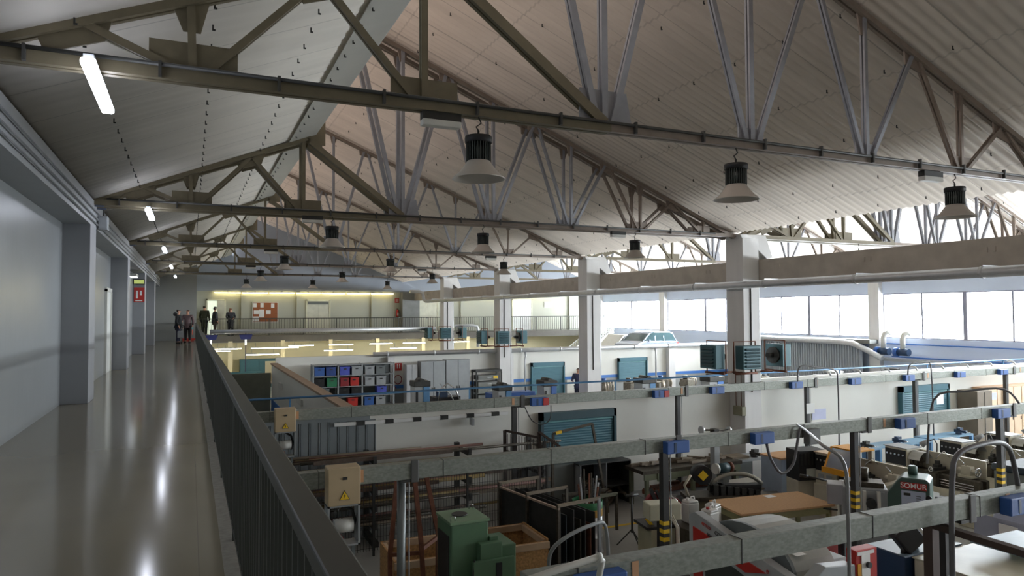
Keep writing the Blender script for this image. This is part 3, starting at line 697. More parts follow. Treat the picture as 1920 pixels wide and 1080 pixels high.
for (a,c,w,h) in ((-.62,.44,.2,.26),(-.2,.44,.2,.28),(.44,.42,.2,.28),(-.54,.0,.3,.24),(-.22,-.08,.3,.5),(.18,0,.28,.24),(-.55,-.42,.34,.3)): B().box(a-w/2,a+w/2,-.036,-.03,c-h/2,c+h/2).ob('notice',whitep,t)
t=thing('fire_extinguisher','red fire extinguisher hung on the balcony wall near the grey recess','fire extinguisher',(12.87,46.95,1.25))
B().lathe([(.06,.0),(.085,.02),(.085,.42),(.05,.5),(.03,.52)],n=14).ob('cylinder',red,t); B().tube([(0,0,.55),(.09,-.02,.5),(.11,-.02,.25)],.012,6).ob('hose',black,t); B().box(-.05,.05,-.03,.03,.52,.58).ob('valve',dark,t); B().box(-.04,.04,-.09,-.085,.1,.3).ob('label_plate',whitep,t); B().box(-.03,.03,.05,.15,.1,.4).ob('bracket',dark,t)
t=thing('fire_sign','small red fire extinguisher sign on the balcony wall above the extinguisher','sign',(12.87,47.08,2.38)); B().box(-.15,.15,-.01,.01,-.16,.16).ob('panel',red,t); B().box(-.09,-.03,-.016,-.01,-.1,.1).box(.03,.09,-.016,-.01,-.1,.1).ob('symbol',whitep,t)
tag(B().box(24.2,24.8,47.06,47.09,1.9,2.3).ob('paper_notice',whitep),'white paper notice on the bright balcony wall beyond the white doors','notice')
struct(B().box(13.1,14.3,46.5,47.1,.2,2.95),'wall_recess',mat('recess_grey',(132,134,132),.6))
# grey recess and downpipe
t=thing('fire_point_sign','red sign with white fire hose symbol on the fourth walkway column','sign',(-1.80,30.48,2.28))
B().box(-.17,.19,-.012,.01,-.28,.28).ob('panel',red,t); b=B(); b.box(-.10,-.03,-.016,-.012,-.14,.16).box(.03,.10,-.016,-.012,-.02,.16).box(-.12,.12,-.016,-.012,-.24,-.20); b.ob('symbol',whitep,t)
t=thing('exit_sign','yellow-green emergency exit sign above the red sign by the walkway columns','sign',(-1.80,30.46,2.78)); B().box(-.2,.2,-.03,.02,-.1,.1).ob('housing',dark,t); B().box(-.17,.17,-.036,-.03,-.07,.07).ob('panel',mat('exit_green',(150,160,90),.5,emit=.3),t)
t=thing('wall_lamp','small white lamp above the opening beyond the third walkway column','lamp',(-1.9,28.9,2.95)); B().box(-.1,.14,-.5,.5,-.05,.05).ob('housing',mwhite,t,bev=.02); B().box(-.08,.12,-.45,.45,-.07,-.05).ob('diffuser',mat('lamp_soft',(225,232,240),.4,emit=1.5),t)
# under-balcony workshop, brightly lit
for i,(x,y) in enumerate(((1.9,42.5),(3.9,42.5),(6.2,44.6),(8.6,44.6),(11.2,44.8),(13.4,44.8),(16.5,44.8),(1.2,40.2),(5.0,42.4),(3.2,36.0),(7.2,38.0),(10.9,38.5))):
    t=thing('ceiling_batten','lit white batten light hanging in the far workshop below the balcony, %s of the row'%ORD[i],'lamp',(x,y,-.42),0,'battens in the far workshop')
    B().box(-.75,.75,-.07,.07,0,.05).ob('housing',mwhite,t); B().box(-.74,.74,-.055,.055,-.04,0).ob('diffuser',mat('batten_lit',(255,240,205),.4,emit=7),t)
    b=B(); b.cyl((-.5,0,.04),(-.5,0,.3),.008,5); b.cyl((.5,0,.04),(.5,0,.3),.008,5); b.ob('hanger',mgrey,t)
struct(B().box(.2,29,38.5,45.6,-.12,-.10) if False else B().box(.3,29.2,45.5,47.1,-.22,-.20),'trim_11',mwhite)
for i,x in enumerate((2.2,5.2,8.1,11.1,14.2,17.4)):
    b=B(); b.box(x-.12,x+.12,45.3,45.55,FZ,-.12); struct(b,'column_balcony' if i==0 else 'column_balcony.%03d'%i,cream)
for i,(x,w) in enumerate(((3.9,2.2),(7.7,2.4),(10.6,1.6),(13.9,1.5),(17.2,1.2))):
    t=thing('storage_cupboard','teal storage cupboard along the far cream wall, %s from the walkway side'%ORD[i],'cupboard',(x,46.6,FZ),0,'teal cupboards by the cream wall')
    B().box(-w/2,w/2,-.3,.4,0,1.75).ob('body',teal,t)
    for k in (-1,1): 
        dd=B().box(min(0,k*w/2)+.02,max(0,k*w/2)-.02,-.33,-.3,.05,1.7).ob('door',teal,t); B().box(k*.08-.015,k*.08+.015,-.35,-.33,.8,1.0).ob('handle',chrome,dd)
for i,(x,y) in enumerate(((2.4,37.0),(4.6,40),(6.6,38.7),(8.9,40.3),(11.4,39.6),(16.6,41),(19.2,41.5),(21.7,41))):
    t=thing('workbench','yellowish workbench with tools standing in the far workshop, %s from the walkway'%ORD[i],'workbench',(x,y,FZ),0,'workbenches in the far workshop')
    B().box(-.9,.9,-.4,.4,.85,.92).ob('top',woodl,t); 
    for a in (-.82,.76): 
        for c in (-.36,.3): B().box(a,a+.06,c,c+.06,0,.85).ob('leg',green,t)
    B().box(-.88,.88,.32,.38,.92,2.0 if i%2 else 1.7).ob('back_panel',cream if i%2 else teal,t)
    b=B()
    for k in range(6): b.cb((-.7+.27*k,.26,1.1+.07*(k%3)),(.14,.08,.2+.06*(k%2)))
    b.ob('tools',oil,t)
# ------------------------------------------------------------------ machine shop
def legs4(t,x0,x1,y0,y1,z,w,m,nm='leg'):
    for a in (x0,x1-w):
        for c in (y0,y1-w): B().box(a,a+w,c,c+w,0,z).ob(nm,m,t)
def wheel(b,c,r_,axis='y',spokes=3,w=.012):
    pts=[]
    for i in range(17):
        a=2*PI*i/16
        pts.append((c[0]+r_*math.cos(a),c[1],c[2]+r_*math.sin(a)) if axis=='y' else (c[0],c[1]+r_*math.cos(a),c[2]+r_*math.sin(a)))
    b.tube(pts,w,6)
    for k in range(spokes):
        a=2*PI*k/spokes
        q=(c[0]+r_*math.cos(a),c[1],c[2]+r_*math.sin(a)) if axis=='y' else (c[0],c[1]+r_*math.cos(a),c[2]+r_*math.sin(a))
        b.cyl(c,q,w*.7,5)
# sheet of lathes, axis along local +x, operator side local -y
def lathe_machine(label,x,y,head=1.42,guard=None,L=2.15,body=mbeige,dro=True,rz=-PI/2):
    t=thing('metal_lathe',label,'lathe',(x,y,FZ),rz)
    B().box(0,.62,-.30,.30,0,.72).ob('head_stand',body,t,bev=.015); B().box(L-.42,L,-.26,.26,0,.72).ob('tail_stand',body,t,bev=.015)
    b=B(); b.box(.5,L-.3,-.36,.34,.62,.68); b.box(.5,L-.3,-.37,-.35,.62,.74); b.ob('chip_tray',body,t)
    b=B(); b.box(.45,L,-.16,-.06,.72,.97); b.box(.45,L,.06,.16,.72,.97); b.prism([(-.16,.97),(-.12,1.0),(-.07,.97)],0,.45,L); b.prism([(.07,.97),(.11,1.0),(.16,.97)],0,.45,L)
    for k in range(6): b.box(.5+.28*k,.55+.28*k,-.1,.1,.74,.95)
    b.ob('bed',oil,t)
    h=B().box(0,.56,-.24,.24,.70,head-.02).ob('headstock',body,t,bev=.02)
    B().box(.02,.54,-.255,-.24,1.02,head-.06).ob('control_panel',black,h)
    for k in range(5): B().cyl((.09+.1*k,-.255,head-.17),(.09+.1*k,-.29,head-.17),.022,10).ob('selector_knob',chrome,h)
    for k in range(2): B().box(.10+.22*k,.24+.22*k,-.262,-.255,.80,.95).ob('data_plate',mgrey,h)
    B().box(-.02,.58,-.26,.26,head-.02,head).ob('top_plate',woodl if guard else mgrey,h)
    b=B(); b.cyl((.56,0,1.13),(.62,0,1.13),.14,20); b.cyl((.62,0,1.13),(.72,0,1.13),.115,20)
    for k in range(3):
        a=2*PI*k/3; b.cb((.74,.06*math.cos(a),1.13+.06*math.sin(a)),(.06,.035,.035))
    b.ob('chuck',oil,t)
    ca=B().box(1.0,1.3,-.24,.24,.98,1.04).box(1.02,1.28,-.30,-.18,.70,1.0).ob('carriage',oil,t,bev=.008)
    b=B(); b.box(1.06,1.22,-.20,.16,1.04,1.10); b.box(1.08,1.20,-.10,.06,1.10,1.16); b.box(1.1,1.18,-.06,.02,1.16,1.24); b.ob('tool_post',dark,ca)
    b=B(); wheel(b,(1.09,-.33,.86),.075); wheel(b,(1.15,-.27,1.07),.05); b.cyl((1.15,-.27,1.07),(1.15,-.16,1.07),.014,6); b.ob('handwheel',chrome,ca)
    ts=B(); ts.box(1.66,1.94,-.13,.13,1.0,1.06); ts.prism([(-.09,1.06),(.09,1.06),(.075,1.24),(-.075,1.24)],0,1.70,1.90); ts.cyl((1.60,0,1.14),(1.98,0,1.14),.05,12); ts_o=ts.ob('tailstock',body,t,bev=.006)
    b=B(); wheel(b,(2.02,0,1.14),.09,'x'); b.cyl((1.96,0,1.14),(2.02,0,1.14),.015,6); b.cyl((1.8,-.05,1.25),(1.72,-.16,1.40),.01,6); b.ob('tailstock_handwheel',chrome,ts_o)
    b=B(); b.box(.5,L-.1,.22,.25,.72,1.36 if head>1.3 else 1.2); b.box(.5,L-.1,.20,.27,1.34 if head>1.3 else 1.18,1.37 if head>1.3 else 1.21); b.ob('splash_guard',body,t)
    b=B(); b.cyl((.6,-.19,.82),(L-.1,-.19,.82),.014,8); b.cyl((.6,-.19,.77),(L-.1,-.19,.77),.012,8); b.cyl((.6,-.19,.88),(L-.1,-.19,.88),.012,8); b.ob('lead_screw',chrome,t)
    # chuck guard, curved clear sheet
    b=B(); 
    pts=[(.0+.24*math.cos(a),1.13+.24*math.sin(a)) for a in [math.radians(d_) for d_ in range(15,171,15)]]
    P2=pts+[(p[0]*.97,(p[1]-1.13)*.97+1.13) for p in pts[::-1]]
    if not guard:
        b.prism(P2,0,.58,.86); b.ob('chuck_guard',mat('guard_grey',(176,176,170),.3),t)
    else:
        gp=[(.26,1.62),(-.30,1.62),(-.52,1.14),(-.48,1.14),(-.28,1.585),(.26,1.585)]
        g=B().prism([(.26,1.585),(.26,1.62),(-.30,1.62),(-.28,1.585)],0,.48,1.14).ob('chuck_guard',guard,t)
        b=B(); b.bar((.50,-.29,1.60),(.50,-.52,1.14),.05,.03); b.bar((1.12,-.29,1.60),(1.12,-.52,1.14),.05,.03); b.box(.46,1.16,-.56,-.50,1.08,1.20); b.ob('guard_frame',guard,g)
        b=B(); b.prism([(-.30,1.59),(-.515,1.18),(-.51,1.18),(-.295,1.59)],0,.52,1.10); b.ob('guard_window',mat('acrylic_scratched',(150,160,176),.25,alpha=.55),g)
        b=B(); b.box(.5,.6,.22,.30,1.3,1.62); b.box(1.0,1.1,.22,.30,1.3,1.62); b.ob('guard_bracket',mbeige,g)
    if dro:
        b=B(); b.tube([(.95,.24,1.2),(.95,.26,1.55),(.92,.20,1.66),(.85,.05,1.6)],.014,6); dr=b.ob('lamp_arm',dark,t)
        B().cyl((.86,.08,1.62),(.78,-.04,1.52),.045,12,0,.07).ob('lamp_shade',mgrey,dr)
        b=B(); b.tube([(1.25,.23,1.3),(1.22,.1,1.45),(1.15,-.02,1.34),(1.12,-.04,1.26)],.008,5); b.ob('coolant_hose',chrome,t)
    return t
lathe_machine('beige lathe with orange framed chuck guard, first of the row beside the post',13.15,11.75,guard=orange)
lathe_machine('beige lathe with black control panel, second of the row behind the green cabinet',15.25,11.6)
lathe_machine('beige lathe with grey curved chuck guard, third of the machine row',17.15,11.55)
lathe_machine('beige lathe standing last in the machine row, closest to the pale lockers',19.1,11.6)
lathe_machine('beige lathe partly hidden behind the hoses, in the row beyond the lathes',21.3,11.4,dro=False)
hose('machine_hose','tall pale conduit rising past the first trunking and arching towards the orange guarded lathe',[(5.26,4.44,FZ),(5.26,4.44,-1.5),(5.26,4.44,-.3),(5.24,4.45,.2),(5.16,4.6,.34),(5.6,5.1,.30),(7.3,6.8,.0),(8.9,8.45,-.28)],.016,mat('hose_pale',(140,140,140),.4,.3))
hose('machine_hose','grey sagging cable between a blue socket box and the grey switch case on the trunking',[(8.3,8.5,-.55),(8.38,8.5,-.79),(8.60,8.5,-1.04),(8.85,8.5,-.92),(8.95,8.5,-.6),(9.02,8.5,-.36),(9.12,8.5,-.32)],.022)
t=thing('switch_case','plain grey switch case hung in front of the middle trunking line','switch box',(9.28,8.5,-.50)); B().box(-.13,.13,-.06,.06,-.13,.12).ob('case',mat('case_grey',(100,104,102),.5),t,bev=.01); B().box(-.11,.11,-.066,-.06,-.11,.10).ob('cover',mat('case_grey',(100,104,102)),t)
t=thing('white_conduit','short white conduit with bent end above the first trunking line','conduit',(0,3.95,0)); B().tube([(1.55,0,-.15),(2.1,0,-.07),(2.40,0,-.035),(2.44,0,-.06),(2.44,.05,-.20),(2.44,.3,-.30)],.022,10).ob('bent_pipe',mwhite,t); B().cyl((2.40,0,-.037),(2.43,0,-.04),.032,12).ob('coupling',mwhite,t)
hose('machine_hose','dark conduit curving from the trunking clamp down to the second lathe',[(15.2,8.65,-.4),(14.9,8.8,-.05),(14.3,9.2,-.1),(13.9,9.6,-.3),(13.8,9.7,-1.6)],.022)
hose('machine_hose','thick grey conduit arching beside the green cabinet and the third lathe',[(6.62,4.44,FZ),(6.64,4.44,-1.0),(6.67,4.44,-.1),(6.77,4.45,.14),(7.06,4.45,.21),(7.5,4.5,.20),(7.85,4.6,.08),(8.02,4.65,-.15),(8.08,4.66,-.34)],.026)
hose('machine_hose','thin black cable loop hanging below the blue and red socket box',[(6.75,14.1,-.55),(6.9,14.05,-.85),(7.15,14.05,-.95),(7.35,14.05,-.85),(7.4,14.1,-.55)],.012,dark)
hose('machine_hose','grey conduit bowed over the trunking in front of the white wall',[(14.9,14.1,-.36),(14.95,14.05,.05),(15.6,14.0,.0),(16.2,14.0,-.1),(16.3,14.0,-.5),(16.3,14.0,-2.2)],.02)
hose('machine_hose','grey conduit bowed over the trunking before the teal roller shutter',[(19.3,14.1,-.36),(19.35,14.05,-.05),(19.9,14.0,-.0),(20.2,14.0,-.2),(20.25,14.0,-2.2)],.02)
hose('machine_hose','grey flexible conduit looping over the crate beside the steel sheets',[(5.0,9.6,-2.6),(4.95,9.5,-2.1),(5.15,9.4,-1.85),(5.7,9.5,-1.75),(6.0,9.6,-1.85),(6.05,9.6,-2.6)],.03,mgrey)
# green cabinet with signs
t=thing('green_machine','dark green bandsaw cabinet with red lettered nameplate and pale data sheet','machine',(12.32,8.9,FZ),math.radians(-60))
B().prism([(-.60,.25),(.26,.25),(.26,1.46),(.20,1.52),(-.20,1.52),(-.26,1.46),(-.60,.95)],1,-.30,.30).ob('housing',dkgreen,t,bev=.02)
p=B().box(-.21,.21,-.315,-.30,1.32,1.44).ob('nameplate',red,t); text('lettering','SOMUR',.125,whitep,p,(.0,-.317,1.38),(PI/2,0,0))
p=B().box(-.20,.19,-.312,-.30,.98,1.29).ob('data_sheet',mat('data_sheet_blue',(182,192,214),.5),t)
b=B(); b.box(-.16,-.05,-.316,-.312,1.2,1.25)
for k in range(3): b.box(.0+.06*k,.03+.06*k,-.316,-.312,1.03,1.06); b.box(.04,.12,-.316,-.312,1.12+.04*k,1.13+.04*k)
b.ob('print',dark,p)
B().box(-.44,-.30,-.32,-.30,.72,.94).ob('switch_panel',black,t); B().cyl((.24,-.30,1.2),(.24,-.36,1.2),.05,10).ob('knob',black,t)
B().box(-.66,.3,-.4,.4,.0,.25).ob('base',dkgreen,t)
B().lathe([(.08,1.52),(.08,1.66),(.06,1.68)],(-.05,.1,0),14).ob('motor_cap',dkgreen,t)
# cream box behind green cabinet
t=thing('machine_cabinet','cream machine cabinet with small switches to one side of the green cabinet','machine cabinet',(12.75,9.75,FZ),math.radians(-60))
B().prism([(-.3,0),(.3,0),(.3,1.15),(.1,1.2),(-.3,1.0)],1,-.2,.2).ob('body',mbeige,t,bev=.015); B().cyl((-.1,-.2,.85),(-.1,-.25,.85),.1,16).ob('handwheel',mgrey,t); B().box(.05,.25,-.22,-.2,.85,1.0).ob('plate',mdgrey,t)
# grey tool grinder with handles
t=thing('tool_grinder','light grey tool grinding machine with dark handles and slotted plate','machine',(11.78,9.62,FZ),math.radians(-46))
B().box(-.38,.42,-.3,.32,0,1.25).ob('column',mgrey,t,bev=.02)
B().box(-.62,-.34,-.3,.1,.9,1.28).ob('knee',mat('grinder_grey',(158,160,166),.4),t,bev=.015)
B().box(-.30,.36,-.32,-.30,.72,1.2).ob('door',mgrey,t)
b=B(); b.cyl((-.62,-.1,1.3),(-.95,-.15,1.36),.018,8); b.cyl((-.95,-.15,1.36),(-1.1,-.17,1.38),.03,10); b.ob('crank_handle',dark,t)
b=B(); b.cyl((-.45,-.3,.8),(-.8,-.4,.84),.018,8); b.cyl((-.8,-.4,.84),(-.95,-.43,.86),.03,10); b.ob('crank_handle',dark,t)
B().cyl((.12,-.32,1.0),(.12,-.45,1.0),.09,16).ob('spindle',dark,t)
b=B(); b.box(-.02,.04,-.42,-.32,.8,1.22); b.box(.22,.28,-.42,-.32,.8,1.22); b.ob('guide_plate',mwhite,t)
B().box(-.3,.36,-.2,.2,1.25,1.34).ob('table',oil,t); B().cyl((.05,0,1.34),(.05,0,1.58),.07,12).ob('wheel_head',oil,t)
# grey cabinet plus black electrical panel left of first lathe
t=thing('tool_cabinet','tall grey-blue cabinet with a wooden top beside the first lathe','cabinet',(13.1,12.75,FZ))
B().box(-.5,.3,-.3,.35,0,1.12).ob('body',mat('cabinet_blue_grey',(150,162,178),.45),t,bev=.01); B().box(-.52,.32,-.32,.37,1.12,1.15).ob('top',wood,t); B().box(-.02,.0,-.31,-.30,.05,1.08).ob('door_gap',dark,t)
t=thing('control_cabinet','black slotted control cabinet with small window next to the first lathe','cabinet',(12.95,12.05,FZ),math.radians(-12))
b=B().box(-.35,.35,-.2,.25,0,.75).ob('plinth',mbeige,t,bev=.01); B().box(-.35,.35,-.25,.25,.75,1.42).ob('housing',black,t,bev=.01); B().box(-.17,.19,-.26,-.25,.82,1.02).ob('window',mat('dial_white',(200,205,196),.3),t)
b=B()
for k in range(7): b.box(-.3+.09*k,-.26+.09*k,-.255,-.25,1.1,1.36)
b.ob('slots',dark,t)
# big assembly table
t=thing('assembly_table','large table with chipboard top and olive frame on the shop floor','table',(10.27,10.42,FZ),math.radians(-7))
B().box(-1.05,1.05,-.52,.52,.86,.90).ob('tabletop',mat('chipboard',(190,150,106),.7,0,.12,30),t,bev=.004)
b=B(); b.box(-1.0,1.0,-.47,-.42,.72,.86).box(-1.0,1.0,.42,.47,.72,.86).box(-1.0,-.95,-.47,.47,.72,.86).box(.95,1.0,-.47,.47,.72,.86); b.ob('frame',mat('olive_frame',(150,146,104),.5),t)
legs4(t,-1.0,1.0,-.47,.47,.72,.07,mat('olive_frame',(150,146,104)))
tag(B().box(-.11,.11,-.08,.08,0,.003).ob('paper_sheet',whitep,None,0,(10.55,10.75,FZ+.901)),'white paper sheet lying on the chipboard table top','paper')
t=thing('metal_shelf_plate','white and grey steel shelf laid across the floor stand by the chop saw','shelf',(11.6,12.8,FZ))
B().box(-.55,.55,-.2,.2,.62,.65).ob('upper_plate',mwhite,t); B().box(-.6,.6,-.22,.22,.45,.48).ob('lower_plate',rust2,t); legs4(t,-.55,.55,-.2,.2,.62,.04,mgrey)
# chop saw
t=thing('power_hacksaw','black power hacksaw with curved bow and yellow diamond label beside the striped post','saw',(10.35,11.95,FZ),math.radians(-22))
B().box(-.75,.75,-.25,.25,.0,.12).ob('base',mbeige,t,bev=.01); B().box(-.7,.6,-.22,.22,.12,.62).ob('body',mat('saw_olive',(112,108,88),.5),t,bev=.02)
B().box(-.8,1.0,-.28,.28,.62,.70).ob('table',oil,t,bev=.01)
pts=[]
for i in range(11):
    a=PI*.95-i*(PI*.80)/10; pts.append((.35+.62*math.cos(a),.0,.70+.42*math.sin(a)))
B().tube(pts,.045,8).ob('bow',mat('bow_grey',(150,148,138),.35,.5),t)
B().cyl((-.42,-.14,1.12),(-.42,.14,1.12),.20,20).ob('motor',black,t); p=B().box(-.50,-.34,-.15,-.142,1.04,1.20,0,Matrix.Translation((-.42,0,1.12))@Matrix.Rotation(PI/4,4,'Y')@Matrix.Translation((.42,0,-1.12))).ob('label_plate',yellow,t)
b=B()
for k in range(7): b.box(-.2+.15*k,-.1+.15*k,-.18,.18,.70,.92-.02*k)
b.ob('vice',dark,t); B().box(-.25,.85,-.1,.1,.76,.90).ob('blade_frame',black,t); B().box(.95,1.35,-.3,.3,.60,.66).ob('rest_table',dark,t)
b=B().tube([(-.75,-.2,.7),(-.85,-.24,.95),(-.7,-.2,1.15)],.03,8).ob('arm',mbeige,t)
# canisters
for i,(x,y,z) in enumerate(((8.66,10.85,0),(8.58,10.2,0),(8.86,10.45,0))):
    t=thing('plastic_canister',('white plastic canister partly behind the striped post','white plastic canister with red cap beside the grey milling machine','pale canister standing between the two white ones')[i],'canister',(x,y,FZ+.62),.2*i,'white canisters on the crate')
    B().box(-.13,.13,-.11,.11,0,.36).prism([(-.13,.36),(.13,.36),(.10,.41),(-.10,.41)],1,-.11,.11).ob('body',mat('canister_white',(206,206,202),.35),t,bev=.02)
    B().cyl((-.06,0,.41),(-.06,0,.45),.03,12).ob('cap',red if i==1 else whitep,t); B().tube([(0,0,.41),(.02,0,.46),(.09,0,.46),(.10,0,.41)],.012,6).ob('handle',whitep,t)
t=thing('pallet_crate','low dark crate carrying the plastic canisters','crate',(8.7,10.5,FZ)); B().box(-.42,.42,-.5,.55,.08,.615).ob('box',oil,t,bev=.01); legs4(t,-.4,.4,-.48,.5,.08,.06,dark)
# red bandsaw
t=thing('metal_bandsaw','dark red swivelling bandsaw with black bow and yellow guard stripe','saw',(8.15,11.15,FZ),math.radians(-10))
B().box(-.3,.3,-.3,.3,0,.55).ob('stand',mat('saw_stand_cream',(178,176,150),.5),t,bev=.015)
b=B(); b.cyl((-.1,-.1,.95),(-.1,.0,.95),.21,22); b.ob('wheel_cover',dkred,t); B().cyl((.27,-.1,.86),(.27,.0,.86),.19,20).ob('wheel_cover',dkred,t)
b=B(); b.bar((-.22,-.12,1.25),(.08,-.12,.62),.07,.05); b.bar((-.10,-.12,1.22),(.2,-.12,.60),.05,.05); b.ob('bow',black,t); B().bar((-.32,-.13,.72),(-.20,-.13,.58),.06,.03).ob('guard_stripe',yellow,t)
B().box(-.38,.4,-.3,.3,.55,.60).ob('table',dark,t); B().tube([(.2,-.1,1.1),(.32,-.1,1.0),(.40,-.1,.85)],.02,8).ob('chrome_arm',chrome,t)
t=thing('roller_stand','thin black tripod roller stand next to the red bandsaw','stand',(7.95,11.75,FZ))
B().cyl((0,0,.25),(0,0,.95),.022,8).ob('column',dark,t); B().cyl((-.14,0,.98),(.14,0,.98),.035,10).ob('roller',dark,t)
for k in range(3):
    a=2*PI*k/3+.5; B().cyl((0,0,.32),(.30*math.cos(a),.30*math.sin(a),0.0),.014,6).ob('leg',dark,t)
t=thing('control_pedestal','cream control pedestal on a black column with hanging grey cables','control panel',(7.2,9.75,FZ),math.radians(-15))
B().box(-.28,.28,-.16,.16,1.15,1.42).ob('housing',mat('pedestal_cream',(190,188,166),.5),t,bev=.02); B().box(-.06,.10,-.06,.1,0,1.15).ob('column',black,t)
for k in range(3): B().tube([(.05+.03*k,-.17,1.25),(.16+.02*k,-.2,1.05),(.17+.02*k,-.2,.6),(.2+.03*k,-.18,.1)],.012,6).ob('cable',mbeige,t)
t=thing('swivel_vice','small red and black swivel saw vice with a round wheel on a low table','vice',(6.85,9.2,FZ),math.radians(15))
B().box(-.45,.3,-.25,.25,.40,.45).ob('table',dark,t); legs4(t,-.43,.28,-.23,.23,.40,.04,dark); B().prism([(-.02,.45),(.28,.45),(.28,.75),(.05,.68)],1,-.09,.09).ob('body',red,t); b=B(); b.cyl((-.05,-.12,.62),(-.05,.0,.62),.09,16); b.ob('round_wheel',dark,t)
# CNC mill
t=thing('milling_machine','grey and red CNC milling machine with curved hood and sloping door','machine',(0,0,0))
fl=FZ
B().prism([(6.05,FZ),(7.95,FZ),(7.95,-2.0),(7.85,-1.55),(6.4,-1.55),(6.1,-2.0)],0,6.5,7.55).ob('lower_body',mgrey,t,bev=.015)
# body along y 6.2..7.95, x 6.4..7.5
dome=[(7.95,-1.62)]+[(7.1+.80*math.cos(a),-1.66+.46*math.sin(a)) for a in [math.radians(d) for d in range(0,181,12)]]+[(6.2,-1.62)]
B().prism(dome,0,6.55,6.60).ob('dome_side',mdgrey,t)
B().prism(dome,0,6.60,7.25).ob('hood',mat('hood_grey',(158,158,150),.4),t)
b=B(); b.prism([(8.0,FZ+.4),(8.0,-1.28),(7.88,-1.22),(6.1,-1.58),(6.1,FZ+.4)],0,6.36,6.50); face=b.ob('front_panel',mat('panel_grey',(166,170,172),.4),t,bev=.008)
B().prism([(7.9,-1.62),(7.9,-1.42),(6.55,-1.62),(6.9,-1.72),(7.72,-1.55),(7.72,-2.9),(7.9,-2.9)],0,6.345,6.365).ob('red_trim',red,t)
B().prism([(7.66,-1.62),(6.9,-1.78),(6.35,-1.80),(6.35,-2.4),(7.66,-2.4)],0,6.348,6.362).ob('door_window',mat('smoked_window',(64,70,68),.2),t)
B().box(6.34,6.38,6.28,6.38,FZ+.3,-1.68).ob('door_pillar',mat('panel_light',(188,192,196),.4),t)
sl=math.atan2(.36,1.78)
for (s_,yy,zz,sz,m_) in (('emco',7.62,-1.335,.085,red),('CONCEPT MILL',7.20,-1.43,.075,dark),('WinNC CONTROL',7.30,-1.515,.075,black),('e',6.52,-1.58,.09,red)):
    o=text('lettering',s_,sz,m_,t,(6.345,yy,zz),(0,0,0)); o.rotation_euler=(Matrix.Rotation(-PI/2,4,'Z')@Matrix.Rotation(PI/2,4,'X')@Matrix.Rotation(-sl,4,'Z')).to_euler()
B().box(7.2,7.56,5.98,6.12,FZ+.1,-1.30).ob('electrical_door',red,t,bev=.008)
o=B().box(7.28,7.42,5.965,5.98,-1.62,-1.36).ob('switch_plate',whitep,t); B().cyl((7.38,5.965,-1.48),(7.38,5.93,-1.48),.035,12).ob('main_switch',black,t); B().box(7.22,7.50,5.97,5.98,-1.36,-1.32).ob('label_strip',whitep,t)
B().box(7.22,7.32,5.97,5.98,-1.62,-1.46).ob('warning_label',orange,t)
B().prism([(6.48,FZ),(7.2,FZ),(7.2,-1.46),(6.72,-1.42),(6.52,-1.55)],1,5.99,6.15).ob('end_cover',mat('panel_grey2',(162,168,170),.4),t,bev=.01)
o=B().cb((6.25,5.88,-1.62),(.5,.05,.36),0,math.radians(-35),0,-.35).ob('operator_panel',mat('operator_blue',(44,66,82),.35),t,bev=.01)
b=B()
for i in range(4):
    for j in range(4): b.cb((.06+.045*i,-.03,-.09+.05*j),(.03,.012,.03))
kb=b.ob('keys',mgrey,o); kb.location=(6.25,5.88,-1.62); kb.rotation_euler=(-.35,0,math.radians(-35))
tag(B().cb((0,0,0),(.16,.12,.004)).ob('paper_sheet',whitep,None,0,(6.72,6.4,-1.39)),'white folded paper sheet lying on the grey milling machine hood','paper')
t=thing('red_cover','sloping red machine cover behind the milling machine hood','machine cover',(8.3,8.0,FZ)); B().prism([(-.5,0),(.6,0),(.6,1.15),(-.2,1.42),(-.5,1.42)],1,-.3,.2).ob('body',mat('red_cover_paint',(170,70,66),.5),t,bev=.01); B().box(-.52,.62,-.32,.22,0,.1).ob('base',dark,t)
# blue machine with two work lamps, beige cabinet
t=thing('surface_grinder','dark blue machine cabinet carrying two black work lamps','machine',(9.3,6.76,FZ),0)
B().box(-.58,.6,-.28,.28,0,1.30).ob('cabinet',dkblue,t,bev=.015); B().box(-.59,.61,-.285,.285,1.30,1.315).ob('top',mat('lid_blue_grey',(108,124,136),.35),t)
for (a,c) in ((-.42,-.20),(-.08,-.06)):
    M_=Matrix.Translation((a,c,1.54))@Matrix.Rotation(-.35,4,'Z')@Matrix.Rotation(-.7,4,'Y')@Matrix.Scale(1.05,4)
    o=B().box(-.16,.16,-.09,.09,-.17,.15,0,M_).ob('lamp_head',black,t,bev=.03)
    B().box(.13,.19,-.085,.085,-.15,.13,0,M_).ob('chrome_rim',chrome,o,bev=.008); B().box(-.12,.14,-.07,.07,.14,.17,0,M_).ob('cap',mgrey,o,bev=.01)
    B().cyl((a-.08,c,1.31),(a-.08,c,1.40),.03,8).ob('stem',dark,o)
t=thing('machine_enclosure','large beige machine enclosure with flat top beside the blue machine','machine',(9.75,5.85,FZ),0)
B().box(-.92,.95,-.75,.58,0,1.28).ob('housing',mbeige,t,bev=.02); B().box(-.93,.96,-.77,.6,1.28,1.30).ob('lid',mat('lid_beige',(186,182,160),.35),t,bev=.005)
b=B(); b.box(-.1,-.07,-.765,-.75,.1,1.25).box(.6,.63,-.765,-.75,.1,1.25); b.ob('panel_joint',dark,t); B().box(.66,.85,-.775,-.75,.75,1.15).ob('vent',black,t)
t=thing('drawing_board','thin grey-blue board on a bracket above the beige enclosure','board',(10.35,5.95,FZ+1.30),0)
B().box(-.55,.5,-.34,.34,.10,.13).ob('board',mat('board_blue_grey',(128,150,162),.4),t); B().box(-.1,.1,-.1,.1,0,.10).ob('stand',mdgrey,t)
